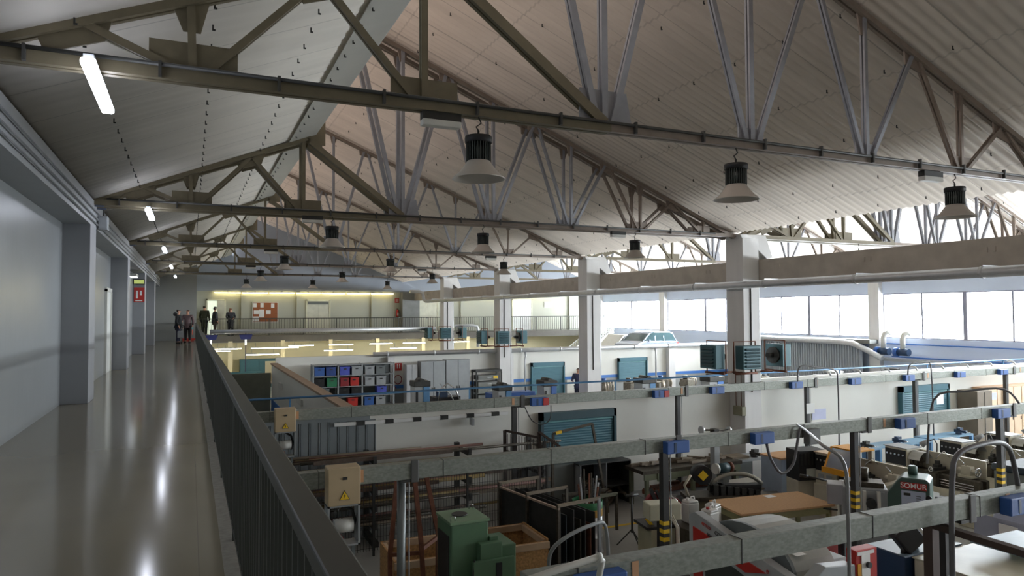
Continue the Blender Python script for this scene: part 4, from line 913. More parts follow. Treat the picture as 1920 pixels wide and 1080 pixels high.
t=thing('hooded_machine','pale grey machine with hollowed top and yellow triangle sign beneath the blue socket box','machine',(12.4,6.9,FZ),0)
B().box(0,1.5,-.75,.6,0,1.30).ob('body',mat('hood_pale',(176,182,190),.4),t,bev=.04); B().prism([(-.62,0),(0,0),(0,1.28),(-.12,1.12),(-.35,1.06),(-.55,1.16),(-.62,1.28)],1,-.4,.6).ob('hollow_cover',mat('hood_lilac',(160,166,184),.4),t,bev=.02)
sg=thing_sign=B().box(-.66,-.64,-.1,.18,.80,1.20).ob('sign_plate',whitep,t)
o_=B().prism([(-.06,.88),(.14,.88),(.04,1.10)],0,-.665,-.66).ob('triangle',yellow,sg)
B().box(-.668,-.665,.02,.06,.93,1.02).ob('mark',black,sg)
t=thing('safety_frame','brown angle-iron guard frame beside the busbar post','frame',(0,0,0))
B().box(6.74,6.84,4.70,4.80,FZ,-.55).ob('post',mat('frame_brown',(74,60,54),.5,.2),t); B().bar((6.80,4.80,-.60),(6.72,2.9,-.62),.06,.09).ob('rail',mat('frame_brown',(74,60,54)),t); B().box(6.67,6.77,2.8,2.9,FZ,-.58).ob('post',mat('frame_brown',(74,60,54)),t)
# drill between duct 1 and grinder
t=thing('rotary_table_stand','dark pedestal rising from a round white table near the red electrical door','stand',(9.55,8.2,FZ)); B().cyl((0,0,0),(0,0,.6),.07,12).ob('column',chrome,t); B().box(-.2,.2,-.25,.2,0,.08).ob('base',dark,t); B().cyl((0,0,.60),(0,0,.66),.36,28).ob('round_table',mwhite,t); B().lathe([(.09,.66),(.07,.7),(.065,1.0),(.12,1.05)],n=12).ob('pedestal',black,t); B().box(-.12,.12,-.1,.1,1.05,1.09).ob('head',black,t)
t=thing('covered_machine','grey machine with a dark navy sheet over its top beside the third lathe','machine',(16.4,9.0,FZ),0); B().box(-.6,.6,-.6,.6,0,1.15).ob('body',mdgrey,t,bev=.03); B().box(-.64,.64,-.66,.64,1.15,1.3).ob('cover_sheet',mat('navy_sheet',(40,52,62),.6),t,bev=.04)
# ------------------------------------------------------------------ welding and storage corner near the walkway
t=thing('green_power_unit','tall green machine cabinet with round top vent and side boxes beside the crate','machine',(3.45,9.23,FZ),0)
B().box(-.27,.27,-.29,.29,0,1.76).ob('cabinet',green,t,bev=.02); B().box(-.285,.285,-.305,.305,1.76,1.80).ob('lid',mat('lid_green',(120,148,118),.45),t,bev=.008)
B().cyl((-.03,.03,1.80),(-.03,.03,1.815),.11,24).ob('round_vent',dark,t)
for (x,y) in ((-.22,-.23),(.22,.24)):
    b=B(); b.tube([(x-.03,y,1.80),(x-.03,y,1.86),(x+.03,y,1.86),(x+.03,y,1.80)],.007,5); b.ob('lifting_eye',chrome,t)
B().box(-.28,-.27,-.22,.22,.95,1.6).ob('side_grille',black,t); B().box(.10,.42,-.42,-.29,.5,1.50).ob('terminal_box',green,t,bev=.012)
B().box(.27,.66,-.34,.22,.45,1.42).ob('control_box',green,t,bev=.015); B().box(.28,.40,-.32,-.18,1.42,1.55).ob('cable_gland_box',green,t,bev=.01)
B().box(-.02,.58,-.48,-.42,.1,1.30).ob('front_door',green,t,bev=.01)
B().box(.30,.38,-.50,-.48,1.0,1.25).ob('recess',black,t); B().tube([(-.0,-.46,1.32),(-.05,-.48,.9),(-.03,-.47,.2)],.012,6).ob('cable',black,t); B().box(.60,.63,-.36,-.34,.8,1.0).ob('switch_plate',black,t)
B().box(-.2,.6,-.45,.25,.0,.1).ob('plinth',dark,t)
t=thing('osb_crate','large open crate of OSB board with planed wood edges','crate',(4.08,10.82,FZ),math.radians(-2))
for nm,a in (('side_panel',(-1.27,1.27,-.50,-.47,0,.88)),('side_panel',(-1.27,1.27,.47,.50,0,.90)),('end_panel',(-1.27,-1.24,-.5,.5,0,.9)),('end_panel',(1.24,1.27,-.5,.5,0,.92)),('base_panel',(-1.25,1.25,-.48,.48,.08,.11))): B().box(*a).ob(nm,osb,t)
for a in ((-1.27,1.27,-.55,-.50,.78,.88),(-1.24,1.24,.42,.47,.80,.90),(1.19,1.24,-.47,.47,.80,.90),(-1.24,-1.19,-.47,.47,.80,.90)): B().box(*a).ob('batten',mat('batten_wood',(190,162,132),.6,0,.1,5),t)
b=B()
for k in range(7): b.cb((-.9+.3*k,.1*((k%3)-1),.22+.03*k),(.3,.22,.2),0,.3*k)
b.ob('scrap',oil,t)
t=thing('rusty_stand','tall rusty angle-iron stand leaning inside the OSB crate','stand',(2.6,9.75,FZ),0)
for p,q in (((-.02,0,0),(.02,.2,1.15)),((.02,.2,1.15),(.16,.3,2.3)),((.50,0,0),(.45,.1,1.3)),((.45,.1,1.3),(.40,.3,2.3)),((.78,.35,0),(.80,.38,1.3)),((.80,.38,1.3),(.62,.5,2.3))): B().bar(p,q,.06,.05).ob('leg',rust,t)
for p,q in (((.14,.3,2.3),(.64,.42,2.3)),((.02,.2,1.15),(.46,.1,1.15)),((.46,.1,1.2),(.8,.38,1.25)),((.0,.05,.35),(.5,.02,.35)),((.16,.1,2.32),(.16,.6,2.32)),((.62,.1,2.32),(.62,.6,2.32))): B().bar(p,q,.05,.04).ob('crossbar',rust,t)
t=thing('pallet_box','pale wooden box lid poking up at the lower picture edge beside the green machine','box',(2.75,6.4,FZ)); B().box(-.3,.35,-.3,.35,0,1.35).ob('box',mat('box_pale',(176,162,144),.6),t,bev=.01); B().box(-.32,.37,-.32,.37,1.35,1.38).ob('lid',mat('box_pale',(176,162,144)),t)
# cantilever rack with steel bars
t=thing('cantilever_rack','dark cantilever rack holding long steel bars along the corrugated wall','rack',(0,14.35,FZ))
for x in (1.35,3.35,5.35,7.1):
    B().box(x-.05,x+.05,.25,.35,0,1.75).ob('upright',dark,t); B().box(x-.06,x+.06,-.55,.35,0,.1).ob('foot',dark,t)
    for z in (.4,.75,1.08,1.4,1.68): B().box(x-.035,x+.035,-.5,.25,z-.08,z).prism([(-.52,z-.02),(-.48,z-.02),(-.48,z+.08),(-.52,z+.08)],0,x-.03,x+.03).ob('arm',dark,t)
rb=random.Random(3); cols=[rust2,mat('bar_rust',(98,84,74),.7,.2,.3,10),oil,rust2,mat('bar_brown',(88,70,58),.7,.2,.3,10),mat('bar_ochre',(140,118,70),.7,.1,.3,8),mat('bar_pink',(124,90,80),.7,.1,.2,8)]
n=0
for li,z in enumerate((.4,.75,1.08,1.4,1.68)):
    for k in range(7):
        x0=1.0+rb.random()*1.2; x1=min(5.2+rb.random()*2.6,7.6) if k%3 else 4.2+rb.random()*1.5; y=14.35-.42+.09*k; h=.02+.025*rb.random()
        sx=rb.choice((0,1))
        o=(B().cyl((x0,0,0),(x1,0,0),h,8) if sx else B().box(x0,x1,-h,h,-h,h)).ob('steel_bar',cols[(k+li*2)%7]); o.location=(0,y,FZ+z+h+.001)
        tag(o,'%s steel %s, %s from the front on the %s rack level'%(('pale brown','rusty','oily grey','pale brown','dark brown','ochre','pinkish')[(k+li*2)%7],'pipe' if sx else 'bar',ORD[k],ORD[li]),'steel bar','steel bars on the cantilever rack'); n+=1
t=thing('mesh_fence','dark fine wire mesh fence panel in front of the steel bar rack','fence',(0,13.35,FZ))
b=B(); x=1.3
while x<6.9: b.box(x-.0035,x+.0035,-.0035,.0035,.1,1.5); x+=.055
z=.15
while z<1.5: b.box(1.3,6.9,-.003,.003,z-.003,z+.003); z+=.2
b.ob('wire_mesh',dark,t)
for x in (1.3,3.2,5.1,6.9): B().box(x-.02,x+.02,-.02,.02,0,1.52).ob('post',dark,t)
t=thing('cage_panel','brown barred cage panels standing above the steel bar rack','cage',(0,0,FZ))
for (p,q) in (((6.35,14.3),(6.95,13.8)),((6.95,13.8),(7.25,13.4))):
    d=Vector((q[0]-p[0],q[1]-p[1],0))
    f_=B(); f_.bar((*p,1.98),(*q,1.86 if p[0]<6.5 else 1.7),.05,.04).bar((*p,1.55),(*q,1.42),.03,.03); f_.ob('frame_rail',mat('cage_brown',(62,50,44),.6),t)
    B().box(p[0]-.03,p[0]+.03,p[1]-.03,p[1]+.03,0,1.98).ob('post',mat('cage_brown',(62,50,44)),t)
    b=B()
    for k in range(12): c=Vector((*p,0))+d*(k/12); b.box(c.x-.006,c.x+.006,c.y-.006,c.y+.006,1.45,1.93-.01*k)
    b.ob('bar_grille',mat('cage_brown',(62,50,44)),t)
t=thing('pipe_hoop','bent brown square-tube frame leaning before the teal roller shutter','frame',(0,0,FZ)); 
for p,q in (((7.35,13.9,1.9),(8.35,13.9,2.05)),((8.35,13.9,2.05),(8.75,13.9,0)),((7.35,13.9,1.9),(7.3,13.9,0))): B().bar(p,q,.05,.05).ob('tube',oil,t)
B().bar((7.40,13.895,1.905),(7.55,13.895,1.93),.06,.06).ob('yellow_band',yellow,t)
# sheet metal rack
t=thing('sheet_rack','rack of upright dark steel sheets in angle-iron hoops','rack',(5.85,11.3,FZ),math.radians(8))
for i,(x,h,w,m_) in enumerate(((-.40,1.30,1.9,dark),(-.28,1.22,1.7,mat('sheet_blue_grey',(74,82,88),.4,.5)),(-.12,1.28,1.8,dark),(.02,1.1,1.4,oil),(.12,1.24,1.75,dark),(.24,1.0,1.2,rust),(.33,1.18,1.6,dark))):
    o=B().box(x-.006+.02,x+.006+.02,-.9,-.9+w,.06,h).ob('steel_sheet',m_,t)
for y in (-.92,.0,.92):
    B().box(-.46,-.41,y-.02,y+.02,0,1.42).ob('upright',oil,t); B().box(.40,.45,y-.02,y+.02,0,1.42).ob('upright',mgrey if y<0 else oil,t); B().box(-.46,.45,y-.02,y+.02,1.38,1.43).ob('hoop_bar',rust2,t)
B().box(-.46,.45,-.95,.95,0,.05).ob('base',dark,t); B().bar((-.44,-.95,1.36),(-.44,.95,1.34),.03,.04).ob('edge_rail',mat('pale_edge',(160,140,124),.6),t)
t=thing('scrap_drum','steel drum with green and yellow bands full of broken metal lengths','drum',(7.0,11.85,FZ))
B().lathe([(.30,0),(.30,.02),(.285,.03),(.285,.3),(.295,.31),(.285,.32),(.285,.60),(.295,.61),(.285,.62),(.285,.90),(.26,.90),(.26,.3)],n=28,caps=False).ob('drum',galvp,t)
B().lathe([(.29,.70),(.291,.71),(.291,.83),(.29,.84)],n=28,caps=False).ob('yellow_band',mat('drum_ochre',(168,130,50),.6),t); B().lathe([(.29,.84),(.292,.85),(.292,.98),(.288,.98)],n=28,caps=False).ob('green_band',mat('drum_green',(40,110,66),.6),t)
B().cyl((0,0,.02),(0,0,.04),.28,20).ob('drum_floor',dark,t)
rr=random.Random(5)
for k in range(12):
    a=rr.random()*6.28; x,y=.2*math.cos(a),.2*math.sin(a); B().bar((x*.3,y*.3,.1),(x+.02*k-.1,y,1.2+.35*rr.random()),.03,.02).ob('scrap_length',(galvp,oil,rust,dark)[k%4],t)
# dark scrap bay and grey panels against the wall
t=thing('scrap_locker','open dark scrap bay with grey sheet doors below the teal roller shutter','locker',(9.0,14.62,FZ))
B().box(-1.55,-.75,-.05,.3,0,1.04).ob('door',mat('locker_grey',(92,96,94),.5),t); B().box(-.72,-.70,-.3,.3,0,1.04).ob('divider',mgrey,t); B().box(-.02,.0,-.3,.3,0,1.04).ob('divider',mgrey,t); B().box(.66,.68,-.3,.3,0,1.04).ob('side',dark,t)
B().box(-.75,.68,.28,.32,0,1.04).ob('back_panel',black,t); B().box(-.75,.68,-.3,.3,1.02,1.04).ob('top',dark,t); B().box(-.7,.66,-.28,.28,.45,.48).ob('shelf',dark,t); B().box(-2.1,-1.62,0,.3,0,1.04).ob('black_board',black,t)
b=B()
for k in range(22): b.cb((-.6+1.2*rr.random(),-.25+.4*rr.random(),.08+.35*rr.random()*(1 if k%2 else 1.8)),(.25+.3*rr.random(),.06,.04),0,rr.random()*3,rr.random()-.5)
b.ob('scrap',rust2,t)
t=thing('bending_trestle','low olive trestle frame in front of the open scrap bay','trestle',(7.7,12.9,FZ))
for x in (-.55,.5): 
    B().box(x,x+.05,-.2,-.15,0,.75).ob('leg',oil,t); B().box(x,x+.05,.2,.25,0,.75).ob('leg',oil,t)
B().box(-.55,.55,-.2,-.15,.72,.78).ob('rail',mat('rail_olive',(110,112,96),.5),t); B().box(-.55,.55,.2,.25,.72,.78).ob('rail',oil,t)
# green bench with scraps
t=thing('steel_workbench','olive steel workbench with drawer, scrap metal on top and on the low shelf','workbench',(10.95,13.92,FZ),math.radians(-1))
olv=mat('bench_olive',(116,122,100),.5,.05)
B().box(-1.45,1.45,-.38,.38,.84,.92).ob('top',oil,t); B().box(-1.4,1.4,-.37,-.33,.70,.84).ob('apron',olv,t); dd=B().box(-1.05,-.5,-.40,-.37,.66,.84).ob('drawer',olv,t); B().box(-.85,-.7,-.42,-.40,.74,.77).ob('handle',dark,dd)
legs4(t,-1.35,1.35,-.36,.36,.84,.08,olv); B().box(-.04,.04,-.36,-.28,0,.84).ob('leg',olv,t); B().box(-1.35,1.35,-.34,.34,.26,.30).ob('shelf',mgrey,t)
b=B()
for k in range(16): b.cb((-1.2+.15*k+.1*rr.random(),-.2+.4*rr.random(),.96+.03*(k%2)),(.35+.3*rr.random(),.08,.06),0,rr.random()*.8-.4,.1*(k%2))
b.ob('scrap',(rust2),t)
b=B()
for k in range(14): b.cb((-1.1+.16*k,-.2+.4*rr.random(),.36+.06*rr.random()),(.3+.3*rr.random(),.12,.10),0,rr.random()*.8-.4)
b.ob('scrap',rust,t)
t=thing('steel_workbench','grey steel workbench with vises running towards the central column','workbench',(12.75,13.95,FZ)); B().box(-.55,.6,-.3,.3,.84,.90).ob('top',mgrey,t); legs4(t,-.5,.58,-.28,.28,.84,.07,dark); B().box(-.5,.55,.2,.26,.2,.8).ob('back_panel',mdgrey,t); B().box(-.45,.1,-.2,.2,.90,.95).ob('board',rust2,t)
def vise(label,x,y,z,rz,m,g='bench vises'):
    t=thing('bench_vise',label,'vise',(x,y,z),rz,g)
    B().cyl((0,0,0),(0,0,.05),.09,14).ob('base',m,t); B().box(-.05,.05,-.10,.12,.05,.14).box(-.08,.08,-.02,.03,.14,.20).ob('body',m,t,bev=.01)
    B().box(-.045,.045,-.24,-.10,.06,.13).box(-.08,.08,-.09,-.05,.13,.20).ob('jaw',m,t,bev=.008); b=B(); b.cyl((0,-.24,.09),(0,-.30,.09),.015,8); b.cyl((-.10,-.29,.09),(.10,-.29,.09),.008,6); b.ob('screw_handle',chrome,t); return t
vise('dark bench vise on the grey bench next to the central column',13.05,13.8,FZ+.90,0,dark)
t=thing('polishing_spindle','double-ended polishing spindle on a grey pedestal above the middle trunking','grinder',(11.45,13.4,FZ)); B().box(-.14,.14,-.14,.14,0,.08).ob('foot',dark,t); B().box(-.08,.08,-.08,.08,.08,1.62).ob('pedestal',mgrey,t,bev=.01)
B().box(-.07,.07,-.08,.08,1.62,1.78).ob('bearing_block',dark,t); B().cyl((-.38,0,1.78),(.42,0,1.72),.022,10).ob('shaft',oil,t); B().cyl((-.42,0,1.785),(-.36,0,1.78),.09,18).ob('wheel',galvp,t); B().cyl((.40,0,1.725),(.46,0,1.72),.08,18).ob('wheel',galvp,t)
t=thing('pedestal_grinder','blue-grey pedestal grinder below the polishing spindle','grinder',(11.25,12.9,FZ)); B().box(-.1,.1,-.1,.1,0,.85).ob('pedestal',mdgrey,t,bev=.01); B().cyl((-.14,0,.97),(.14,0,.97),.11,16).ob('motor',tealdk,t); B().cyl((-.24,0,.97),(-.17,0,.97),.12,18).ob('wheel',mwhite,t); B().cyl((.17,0,.97),(.24,0,.97),.12,18).ob('wheel',rust,t)
# blue benches with vises
for i,(x,y,w,l1) in enumerate(((14.75,13.75,.75,'by the central column'),(16.2,13.6,1.0,'second from the central column'),(18.3,13.7,1.15,'behind the second lathe'),(20.6,13.9,1.0,'before the teal roller shutter'))):
    t=thing('vise_bench','light blue steel bench %s'%l1,'workbench',(x,y,FZ),0,'blue vise benches'); B().box(-w,w,-.22,.28,.80,.86).ob('top',mat('bench_pale_blue',(122,158,184),.5) if i else mat('bench_navy',(70,84,116),.5),t); legs4(t,-w,w,-.22,.28,.80,.08,ltblue if i else dark); B().box(-w,w,-.2,.25,.25,.28).ob('shelf',ltblue if i else dkblue,t)
    vise(('dark blue','dark','dark blue','bright blue')[i]+' bench vise on the light blue bench %s'%l1,x+(.5 if i%2 else -.2),y-.1,FZ+.86,0,dkblue if i!=1 else dark)
# teal roller shutters
def shutter(label,x0,x1,z0,z1,y,d=.16):
    t=thing('roller_shutter',label,'roller shutter',((x0+x1)/2,y,z0)); w=(x1-x0)/2; h=z1-z0
    b=B(); b.box(-w,-w+.07,-d,0,0,h).box(w-.07,w,-d,0,0,h).box(-w,w,-d,0,h-.18,h); b.ob('frame',tealdk if x0<9 else teal,t)
    b=B(); z=0
    while z<h-.18: b.prism([(-d+.05,z),(-d+.045,z+.03),(-d+.05,z+.06),(-d+.07,z+.06),(-d+.07,z)],0,-w+.07,w-.07); z+=.06
    b.ob('slats',teal,t); B().box(-w+.1,w-.1,-d+.02,-d+.045,h-.235,h-.20).ob('bottom_rail',mat('shutter_trim',(96,148,152),.5),t); return t
shutter('large dark teal roller shutter on the white wall above the scrap bay',7.53,9.62,-1.95,-.84,15.0)
shutter('teal roller shutter on the white wall close to the pale lockers',20.05,22.3,-2.0,-.82,15.0)
shutter('pale teal roller shutter beside the open door of the far store',15.25,17.1,-2.5,-.95,31.2)
shutter('small teal roller shutter on the far store wall above the drilling machine',20.3,22.1,-2.08,-.87,31.2)
# pale lockers at the far end
t=thing('brown_cupboard','tall brown-grey cupboard beside the pale wooden lockers','cupboard',(23.2,14.6,FZ)); B().box(-.38,.38,-.3,.35,0,2.0).ob('body',mat('cupboard_brown',(122,112,98),.6),t,bev=.01); B().box(-.02,.0,-.31,-.3,.05,1.95).ob('door_gap',dark,t)
lk=None
for i in range(12):
    if lk is None:
        lk=thing('wooden_locker','','locker'); B().box(-.215,.215,-.25,.28,0,2.05).ob('carcass',mat('locker_edge',(196,160,128),.6),lk); dr=B().box(-.20,.20,-.27,-.25,.03,2.03).ob('door',woodl,lk); B().box(.14,.16,-.285,-.27,.95,1.05).ob('handle',dark,dr); o=lk
    else: o=copy_tree(lk)
    o.location=(23.85+.44*i,14.71,FZ); tag(o,'pale wooden locker, %s from the brown cupboard'%ORD[i],'locker','row of pale wooden lockers')
for (x,z,w,h,l) in ((16.65,-1.46,.55,.30,'blue tinted safety notice on the white wall near the central column'),(21.05,-1.2,.32,.30,'white paper notice on the dark post before the teal shutter'),(23.6,-1.25,.5,.22,'blue tinted notice hung over the brown cupboard'),(15.6,-1.15,.3,.28,'white paper notice on the post in front of the white wall')):
    o=B().box(-w/2,w/2,-.004,.004,-h/2,h/2).ob('notice',mat('notice_blue',(196,200,226),.6) if 'blue' in l else whitep); o.location=(x,14.98 if x in (16.65,) else (14.32 if x>20.5 and x<22 or x<16 else 14.32),z); tag(o,l,'notice')
# ------------------------------------------------------------------ store area between the two partition walls
t=thing('boltless_shelving','steel shelving with coloured plastic bins against the far store wall','shelving',(6.45,30.55,FZ))
for x in (-1.75,-.72,.30,1.70-.02): B().box(x-.03,x+.03,-.3,-.24,0,2.42).box(x-.03,x+.03,.24,.3,0,2.42).ob('upright',mgrey,t)
for z in (.12,.62,1.05,1.48,1.95,2.40): B().box(-1.75,1.70,-.3,.3,z-.03,z).ob('shelf',mgrey,t)
B().box(-1.75,1.7,.29,.3,0,2.4).ob('back_panel',mdgrey,t)
bins=[(-1.5,1.95,blue,'bright blue'),(-1.02,1.95,mat('bin_navy',(38,66,128),.5),'navy blue'),(-.44,1.95,mat('bin_violet',(72,84,176),.5),'violet blue'),(.06,1.95,mgrey,'grey'),(.62,1.95,mgrey,'grey'),(1.1,1.95,mdgrey,'dark grey'),
 (-1.5,1.48,black,'black'),(-.98,1.48,mat('bin_green',(34,108,74),.5),'green'),(-.42,1.48,dkred,'dark red'),(-.05,1.48,red,'bright red'),(.62,1.48,mgrey,'grey'),(1.12,1.48,mgrey,'grey'),
 (-.45,1.05,black,'black'),(.05,1.05,black,'black'),(1.15,1.05,mat('bin_violet',(72,84,176)),'violet blue'),(-.1,.62,red,'bright red'),(.6,.62,blue,'bright blue'),(1.1,.62,mgrey,'grey'),(-1.2,.62,mdgrey,'dark grey'),(-1.3,1.05,mdgrey,'dark grey')]
lv={1.95:'top',1.48:'second',1.05:'third',.62:'fourth'}; cnt={}
for x,z,m_,cn in bins:
    cnt[z]=cnt.get(z,0)+1
    t=thing('storage_bin','%s plastic bin, %s along the %s shelf from the top'%(cn,ORD[cnt[z]-1],lv[z]) if z!=1.95 else '%s plastic bin, %s along the uppermost shelf'%(cn,ORD[cnt[z]-1]),'bin',(6.45+x,30.45,FZ+z),0,'plastic bins on the shelving')
    b=B(); h=.36; b.box(-.21,.21,-.2,.2,0,.01).box(-.21,.21,-.2,-.19,0,h).box(-.21,.21,.19,.2,0,h).box(-.21,-.2,-.2,.2,0,h).box(.2,.21,-.2,.2,0,h).box(-.22,.22,-.215,-.2,h-.04,h); b.ob('tub',m_,t); B().box(-.06,.06,-.222,-.215,h-.12,h-.07).ob('grip',dark,t)
def cabinet2(name,label,x,y,w,h,m_,g=None,d=.5):
    t=thing(name,label,'cabinet',(x,y,FZ),0,g); B().box(-w/2,w/2,-d/2,d/2,0,h).ob('carcass',m_,t,bev=.008)
    for k in (-1,1):
        dd=B().box(min(0,k*w/2)+.012,max(0,k*w/2)-.012,-d/2-.02,-d/2,.06,h-.03).ob('door',m_,t); B().box(k*.06-.015,k*.06+.015,-d/2-.045,-d/2-.02,h*.45,h*.52).ob('handle',dark,dd)
    return t
cabinet2('metal_cabinet','tall grey two-door metal cabinet next to the bin shelving',9.9,30.4,1.15,2.42,mgrey,'grey metal cabinets'); cabinet2('metal_cabinet','tall grey two-door metal cabinet closer to the open drawer rack',11.08,30.4,1.15,2.46,mgrey,'grey metal cabinets')
cabinet2('metal_cabinet','narrow pale cabinet between the fire point and the grey cabinets',8.95,30.5,.5,2.3,mat('cab_pale',(172,174,176),.5))
t=thing('drawer_rack','dark rack with long metal drawers and yellow label beside the grey cabinets','rack',(12.55,30.3,FZ)); B().box(-.65,.65,-.3,.3,1.85,1.95).ob('top',dark,t); legs4(t,-.65,.65,-.3,.3,1.85,.06,dark)
for k in range(5): 
    o=B().box(-.55,.45,-.32,.25,.3+.3*k,.5+.3*k).ob('drawer',mat('drawer_grey',(112,114,110),.4,.3),t); B().box(-.1,.1,-.34,-.32,.38+.3*k,.42+.3*k).ob('handle',chrome,o)
B().box(.2,.42,-.335,-.32,1.55,1.66).ob('yellow_label',yellow,t)
t=thing('fire_hose_point','red fire hose sign and coiled red hose on the far store wall','fire point',(8.45,31.16,-.85))
B().box(-.02,.28,-.03,0,-.22,.12).ob('panel',red,t); B().box(.06,.1,-.036,-.03,-.12,.08).box(.16,.20,-.036,-.03,-.12,.08).ob('symbol',whitep,t)
b=B(); b.tube([(.1+.17*math.cos(a*PI/8),-.06,-.62+.2*math.sin(a*PI/8)) for a in range(17)],.02,6,0); b.tube([(-.07,-.06,-.62),(-.12,-.08,-.85),(.0,-.08,-1.0)],.02,6); b.ob('hose_reel',dkred,t)
def drillpress(label,x,y,m_,h=2.1,w=.5,top='dark'):
    t=thing('drilling_machine',label,'drilling machine',(x,y,FZ),0)
    B().box(-w/2,w*.08,-.25,.3,0,h-.2).ob('body',mgrey,t,bev=.01); B().box(w*.08,w/2,-.28,.3,0,h-.2).ob('side_cover',m_,t,bev=.01); B().box(-w*.56,w*.56,-.32,.32,h-.2,h).ob('cap',dark,t,bev=.03); B().cyl((0,-.3,h),(0,.3,h),.09,14).ob('motor',dark,t); B().box(-w*.42,-w*.28,-.27,-.25,.7,h-.35).ob('slot',black,t); return t
    t=None; B().box(-w/2,w/2,-.35,.35,0,.9).ob('base',m_,t,bev=.01); B().box(.04,w/2+.04,-.2,.25,.9,h-.3).ob('column',m_,t,bev=.01); B().box(-w/2,w/2+.06,-.4,.3,h-.3,h-.02).ob('head',m_ if top=='m' else dark,t,bev=.02)
    B().box(-w/2,.1,-.45,.1,.9,.96).ob('table',mgrey,t); B().cyl((-.08,-.2,h-.3),(-.08,-.2,h-.62),.04,10).ob('spindle',chrome,t); B().cyl((0,0,h-.02),(0,0,h+.12),.1,14).ob('motor',dark,t); return t
drillpress('blue and grey drilling machine beside the bin shelving',7.55,24.5,ltblue,2.15,.55); drillpress('blue upright machine to one side of the blue lathe bench',10.2,23.2,ltblue,2.0,.5); drillpress('bright blue cabinet machine beside the pale teal shutter',11.7,22.6,blue,2.15,.5); drillpress('grey and blue drilling machine in front of the small teal shutter',15.95,22.6,ltblue,2.05,.6)
drillpress('blue machine column just beyond the second central column',19.4,22.8,skirtblue,1.95,.7,'m'); drillpress('grey drilling machine before the ribbed cladding',20.9,22.0,mgrey,1.75,.5); drillpress('blue and black drilling machine in front of the ribbed cladding',23.4,21.0,skirtblue,1.9,.6); drillpress('grey and blue drilling machine at the edge of the ribbed cladding',26.7,20.2,mgrey,2.1,.55)
t=thing('white_post_cabinet','narrow white cabinet before the ribbed cladding','cabinet',(24.3,21.0,FZ)); B().box(-.22,.22,-.2,.2,0,2.05).ob('body',mwhite,t,bev=.01); B().box(-.24,.24,-.22,.22,2.05,2.1).ob('cap',mwhite,t)
t=thing('blue_lathe','blue and white lathe with round blue motor between two blue machines','lathe',(11.0,24.2,FZ)); B().box(-.9,.9,-.3,.3,0,1.35).ob('cabinet',mwhite,t,bev=.01); B().box(-.9,.9,-.3,.35,1.35,1.6).ob('headstock',blue,t,bev=.02); B().cyl((-.45,-.4,1.72),(-.45,.1,1.72),.2,18).ob('motor',dkblue,t); B().box(-.2,.8,-.35,.2,1.28,1.36).ob('bed',oil,t); B().cyl((.62,0,1.6),(.62,0,1.85),.02,6).ob('lever',dark,t)
t=thing('white_cabinet','small white cabinet in front of the drawer rack','cabinet',(9.2,23.0,FZ)); B().box(-.35,.35,-.25,.25,0,1.35).ob('body',mwhite,t,bev=.01); B().box(-.3,.3,-.26,-.25,.1,1.2).ob('door',mwhite,t)
for i in range(9):
    t=thing('engine_on_stand','training engine with silver intake pipes on a stand, %s from the second central column'%ORD[i],'engine',(16.9+1.05*i,27.0-.45*(i%3),FZ),.4*i,'training engines on stands')
    legs4(t,-.35,.35,-.25,.25,.95,.05,dark); B().box(-.38,.38,-.28,.28,.95,1.0).ob('stand_top',dark,t); B().box(-.28,.28,-.2,.2,1.0,1.45).ob('engine_block',mat('cast_grey',(128,122,110),.5,.4,.3,14),t,bev=.03)
    for k in range(4): B().tube([(-.21+.14*k,-.15,1.4),(-.21+.14*k,-.33,1.5),(-.21+.14*k,-.38,1.3),(-.15+.1*k,-.36,1.1)],.03,6).ob('intake_pipe',mat('alloy_pale',(196,184,166),.35,.5),t)
    B().cyl((.3,0,1.2),(.4,0,1.2),.14,14).ob('flywheel',oil,t); B().cyl((0,.1,1.45),(0,.1,1.62),.11,12).ob('filter',(blue,oil,mgrey)[i%3],t)
t=thing('wooden_box','pale cardboard box on a trolley near the grey and blue drilling machine','box',(16.8,23.3,FZ)); B().box(-.4,.4,-.3,.3,.9,1.5).ob('box',woodl,t,bev=.01); B().box(-.45,.45,-.35,.35,.85,.9).ob('trolley_top',rust2,t); legs4(t,-.42,.42,-.3,.3,.85,.05,dark)
for i,(x,y,w) in enumerate(((5.3,20.5,1.3),(7.0,18.6,1.5),(6.2,23.6,.9))):
    t=thing('low_cabinet','low grey storage bench inside the office corner, %s from the shelving'%ORD[2-i],'bench',(x,y,FZ)); B().box(-w,w,-.5,.5,0,.95).ob('body',mat('low_grey',(140,138,130),.6),t,bev=.02); B().box(-w-.03,w+.03,-.53,.53,.95,1.0).ob('top',mat('low_top',(156,152,144),.6),t)
t=thing('exhaust_arm','twisted chrome exhaust arm over a black rack by the grey cabinets','arm',(8.6,24.8,FZ)); B().box(-.5,.5,-.3,.3,0,1.5).ob('rack',black,t); b=B(); b.tube([(-.4,-.3,1.3),(-.3,-.32,1.8),(.0,-.3,2.0),(.3,-.3,1.8),(.5,-.35,1.2)],.03,8); b.ob('arm',chrome,t); b=B(); b.tube([(-.3,-.3,2.0),(.1,-.32,1.6),(.3,-.33,1.2)],.025,8); b.ob('second_arm',galvp,t); B().box(-.35,-.0,-.3,0,1.5,1.7).ob('blue_unit',dkblue,t)
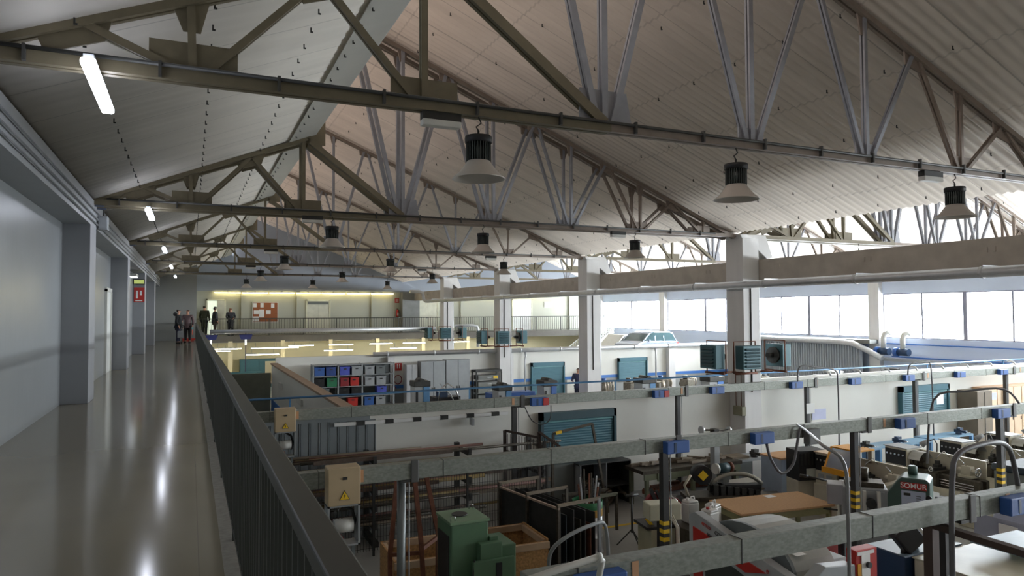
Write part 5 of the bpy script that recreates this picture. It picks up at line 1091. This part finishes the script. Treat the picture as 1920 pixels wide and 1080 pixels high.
# ------------------------------------------------------------------ car on lift, stairs
t=thing('silver_car','silver estate car raised on a lift behind the far partition wall','car',(25.0,35.2,-1.15),math.radians(-162))
P_=[(-2.1,.25),(-2.12,.55),(-2.0,.85),(-1.85,.95),(-1.55,1.38),(-1.3,1.47),(.25,1.50),(.65,1.42),(1.35,1.0),(1.95,.85),(2.12,.65),(2.12,.25)]
body=[(-2.1,.25),(-2.12,.55),(-2.02,.88),(1.30,.98),(1.95,.84),(2.12,.62),(2.12,.25)]
car_m=mat('car_silver',(172,182,196),.22,.5,.03,2); glass_d=mat('car_glass',(70,92,96),.08,.0,.1,2)
B().prism(body,1,-.86,.86).ob('body',car_m,t,bev=.06)
cabp=[(-1.98,.88),(-1.62,1.36),(-1.35,1.46),(.25,1.48),(.65,1.38),(1.32,.97)]
B().prism(cabp,1,-.74,.74).ob('cabin',glass_d,t,bev=.04)
B().prism([(-1.62,1.38),(-1.35,1.47),(.25,1.50),(.65,1.40),(.62,1.37),(.25,1.45),(-1.35,1.42)],1,-.70,.70).ob('roof',car_m,t,bev=.02)
for sy in (-1,1):
    b=B(); 
    for (a,c) in (((-2.0,.88),(-1.60,1.40)),((-.72,.9),(-.66,1.46)),((.18,.9),(.14,1.47)),((1.34,.96),(.66,1.40))): b.bar((a[0],sy*.74,a[1]),(c[0],sy*.70,c[1]),.07,.05)
    b.ob('pillar',car_m,t)
    for x in (-1.35,1.35): B().cyl((x,sy*.72,.30),(x,sy*.88,.30),.31,20).ob('wheel',black,t)
    B().box(-2.1,-1.86,sy*.80-.07,sy*.80+.07,.62,.84).ob('tail_light',red,t,bev=.02); B().box(.85,1.0,sy*.88-.06,sy*.88+.06,.95,1.06).ob('mirror',car_m,t)
B().box(-2.15,-2.1,-.3,.3,.5,.62).ob('number_plate',whitep,t)
t=thing('car_lift','two-post car lift under the silver car','car lift',(25.0,35.2,FZ),math.radians(-162))
for sy in (-1,1): B().box(-.12,.12,sy*1.3-.12,sy*1.3+.12,0,2.05).ob('post',mdgrey,t); B().box(-.9,.9,sy*.7-.06,sy*.7+.06,1.98,2.12).ob('arm',mdgrey,t); B().box(-.06,.06,min(sy*1.3,sy*.7),max(sy*1.3,sy*.7),1.95,2.05).ob('cross_arm',mdgrey,t)
B().box(-.2,.2,-1.4,1.4,0,.04).ob('base_plate',mdgrey,t)
t=thing('steel_staircase','white railed steel staircase descending from the balcony towards the far workshop','staircase',(0,44.6,0)); wr=mat('rail_white',(222,222,216),.5)
x0,z0,x1,z1=28.4,.15,23.6,FZ
for yy in (-.5,.5):
    B().bar((x0,yy,z0-.05),(x1,yy,z1+.1),.22,.05).ob('stringer',wr,t); B().bar((x0,yy,z0+1.0),(x1,yy,z1+1.0),.06,.05).ob('handrail',wr,t)
    b=B()
    for k in range(34):
        f_=k/34; x=x0+(x1-x0)*f_; z=z0+(z1-z0)*f_; b.box(x-.025,x+.025,yy-.02,yy+.02,z,z+1.0)
    b.ob('rail_grille',wr,t)
b=B()
for k in range(16): f_=(k+.5)/16; x=x0+(x1-x0)*f_; z=z0+(z1-z0)*f_; b.box(x-.14,x+.14,-.48,.48,z-.02,z+.02)
b.ob('treads',mdgrey,t)
t=thing('sloping_canopy','grey sloping canopy roof over parked material beside the silver car','canopy',(28.0,41.6,-.25)); B().prism([(-2.3,-1.2),(-1.0,.10),(1.2,.02),(1.2,.12),(-1.0,.22),(-2.3,-1.08)],1,-1.0,1.0).ob('roof_sheet',mwhite,t); B().box(-1.0,.2,.9,.95,FZ,-.05).ob('side_panel',mat('panel_olive',(128,122,100),.6),t)
for xx in (-.9,1.0): B().box(xx,xx+.08,-.95,-.87,FZ,.05).ob('post',mgrey,t)
for i,x in enumerate((.95,2.6)):
    t=thing('hanging_projector','blue hanging unit with a white lamp below the ventilation pipe, %s from the walkway'%ORD[i],'light unit',(x,38.6,.34),0,'blue hanging units')
    B().prism([(-.32,.12),(.32,.12),(.24,-.12),(-.24,-.12)],1,-.15,.15).ob('housing',mat('unit_blue',(50,58,120),.5),t); B().cyl((0,0,-.12),(0,0,-.42),.05,12).ob('lamp',mat('lamp_white',(240,240,235),.4,emit=.25),t); B().cyl((0,0,.12),(0,0,.2),.02,6).ob('hanger',dark,t); B().box(-.02,.02,-.02,.02,FZ-.34,-.42).ob('pole',mat('pole_violet',(70,66,96),.5),t)

t=thing('cable_channel','white cable channel with dark clips along the top of the workshop wall','cable channel',(0,14.93,-.78))
B().box(2.75,6.7,-.03,.03,-.035,.035).ob('channel',whitep,t)
for k in range(6): B().box(3.2+.62*k,3.38+.62*k,-.04,.035,-.045,.045).ob('clip',dark,t)
B().box(5.75,5.8,-.2,-.03,-.2,-.05).ob('hook',mgrey,t)
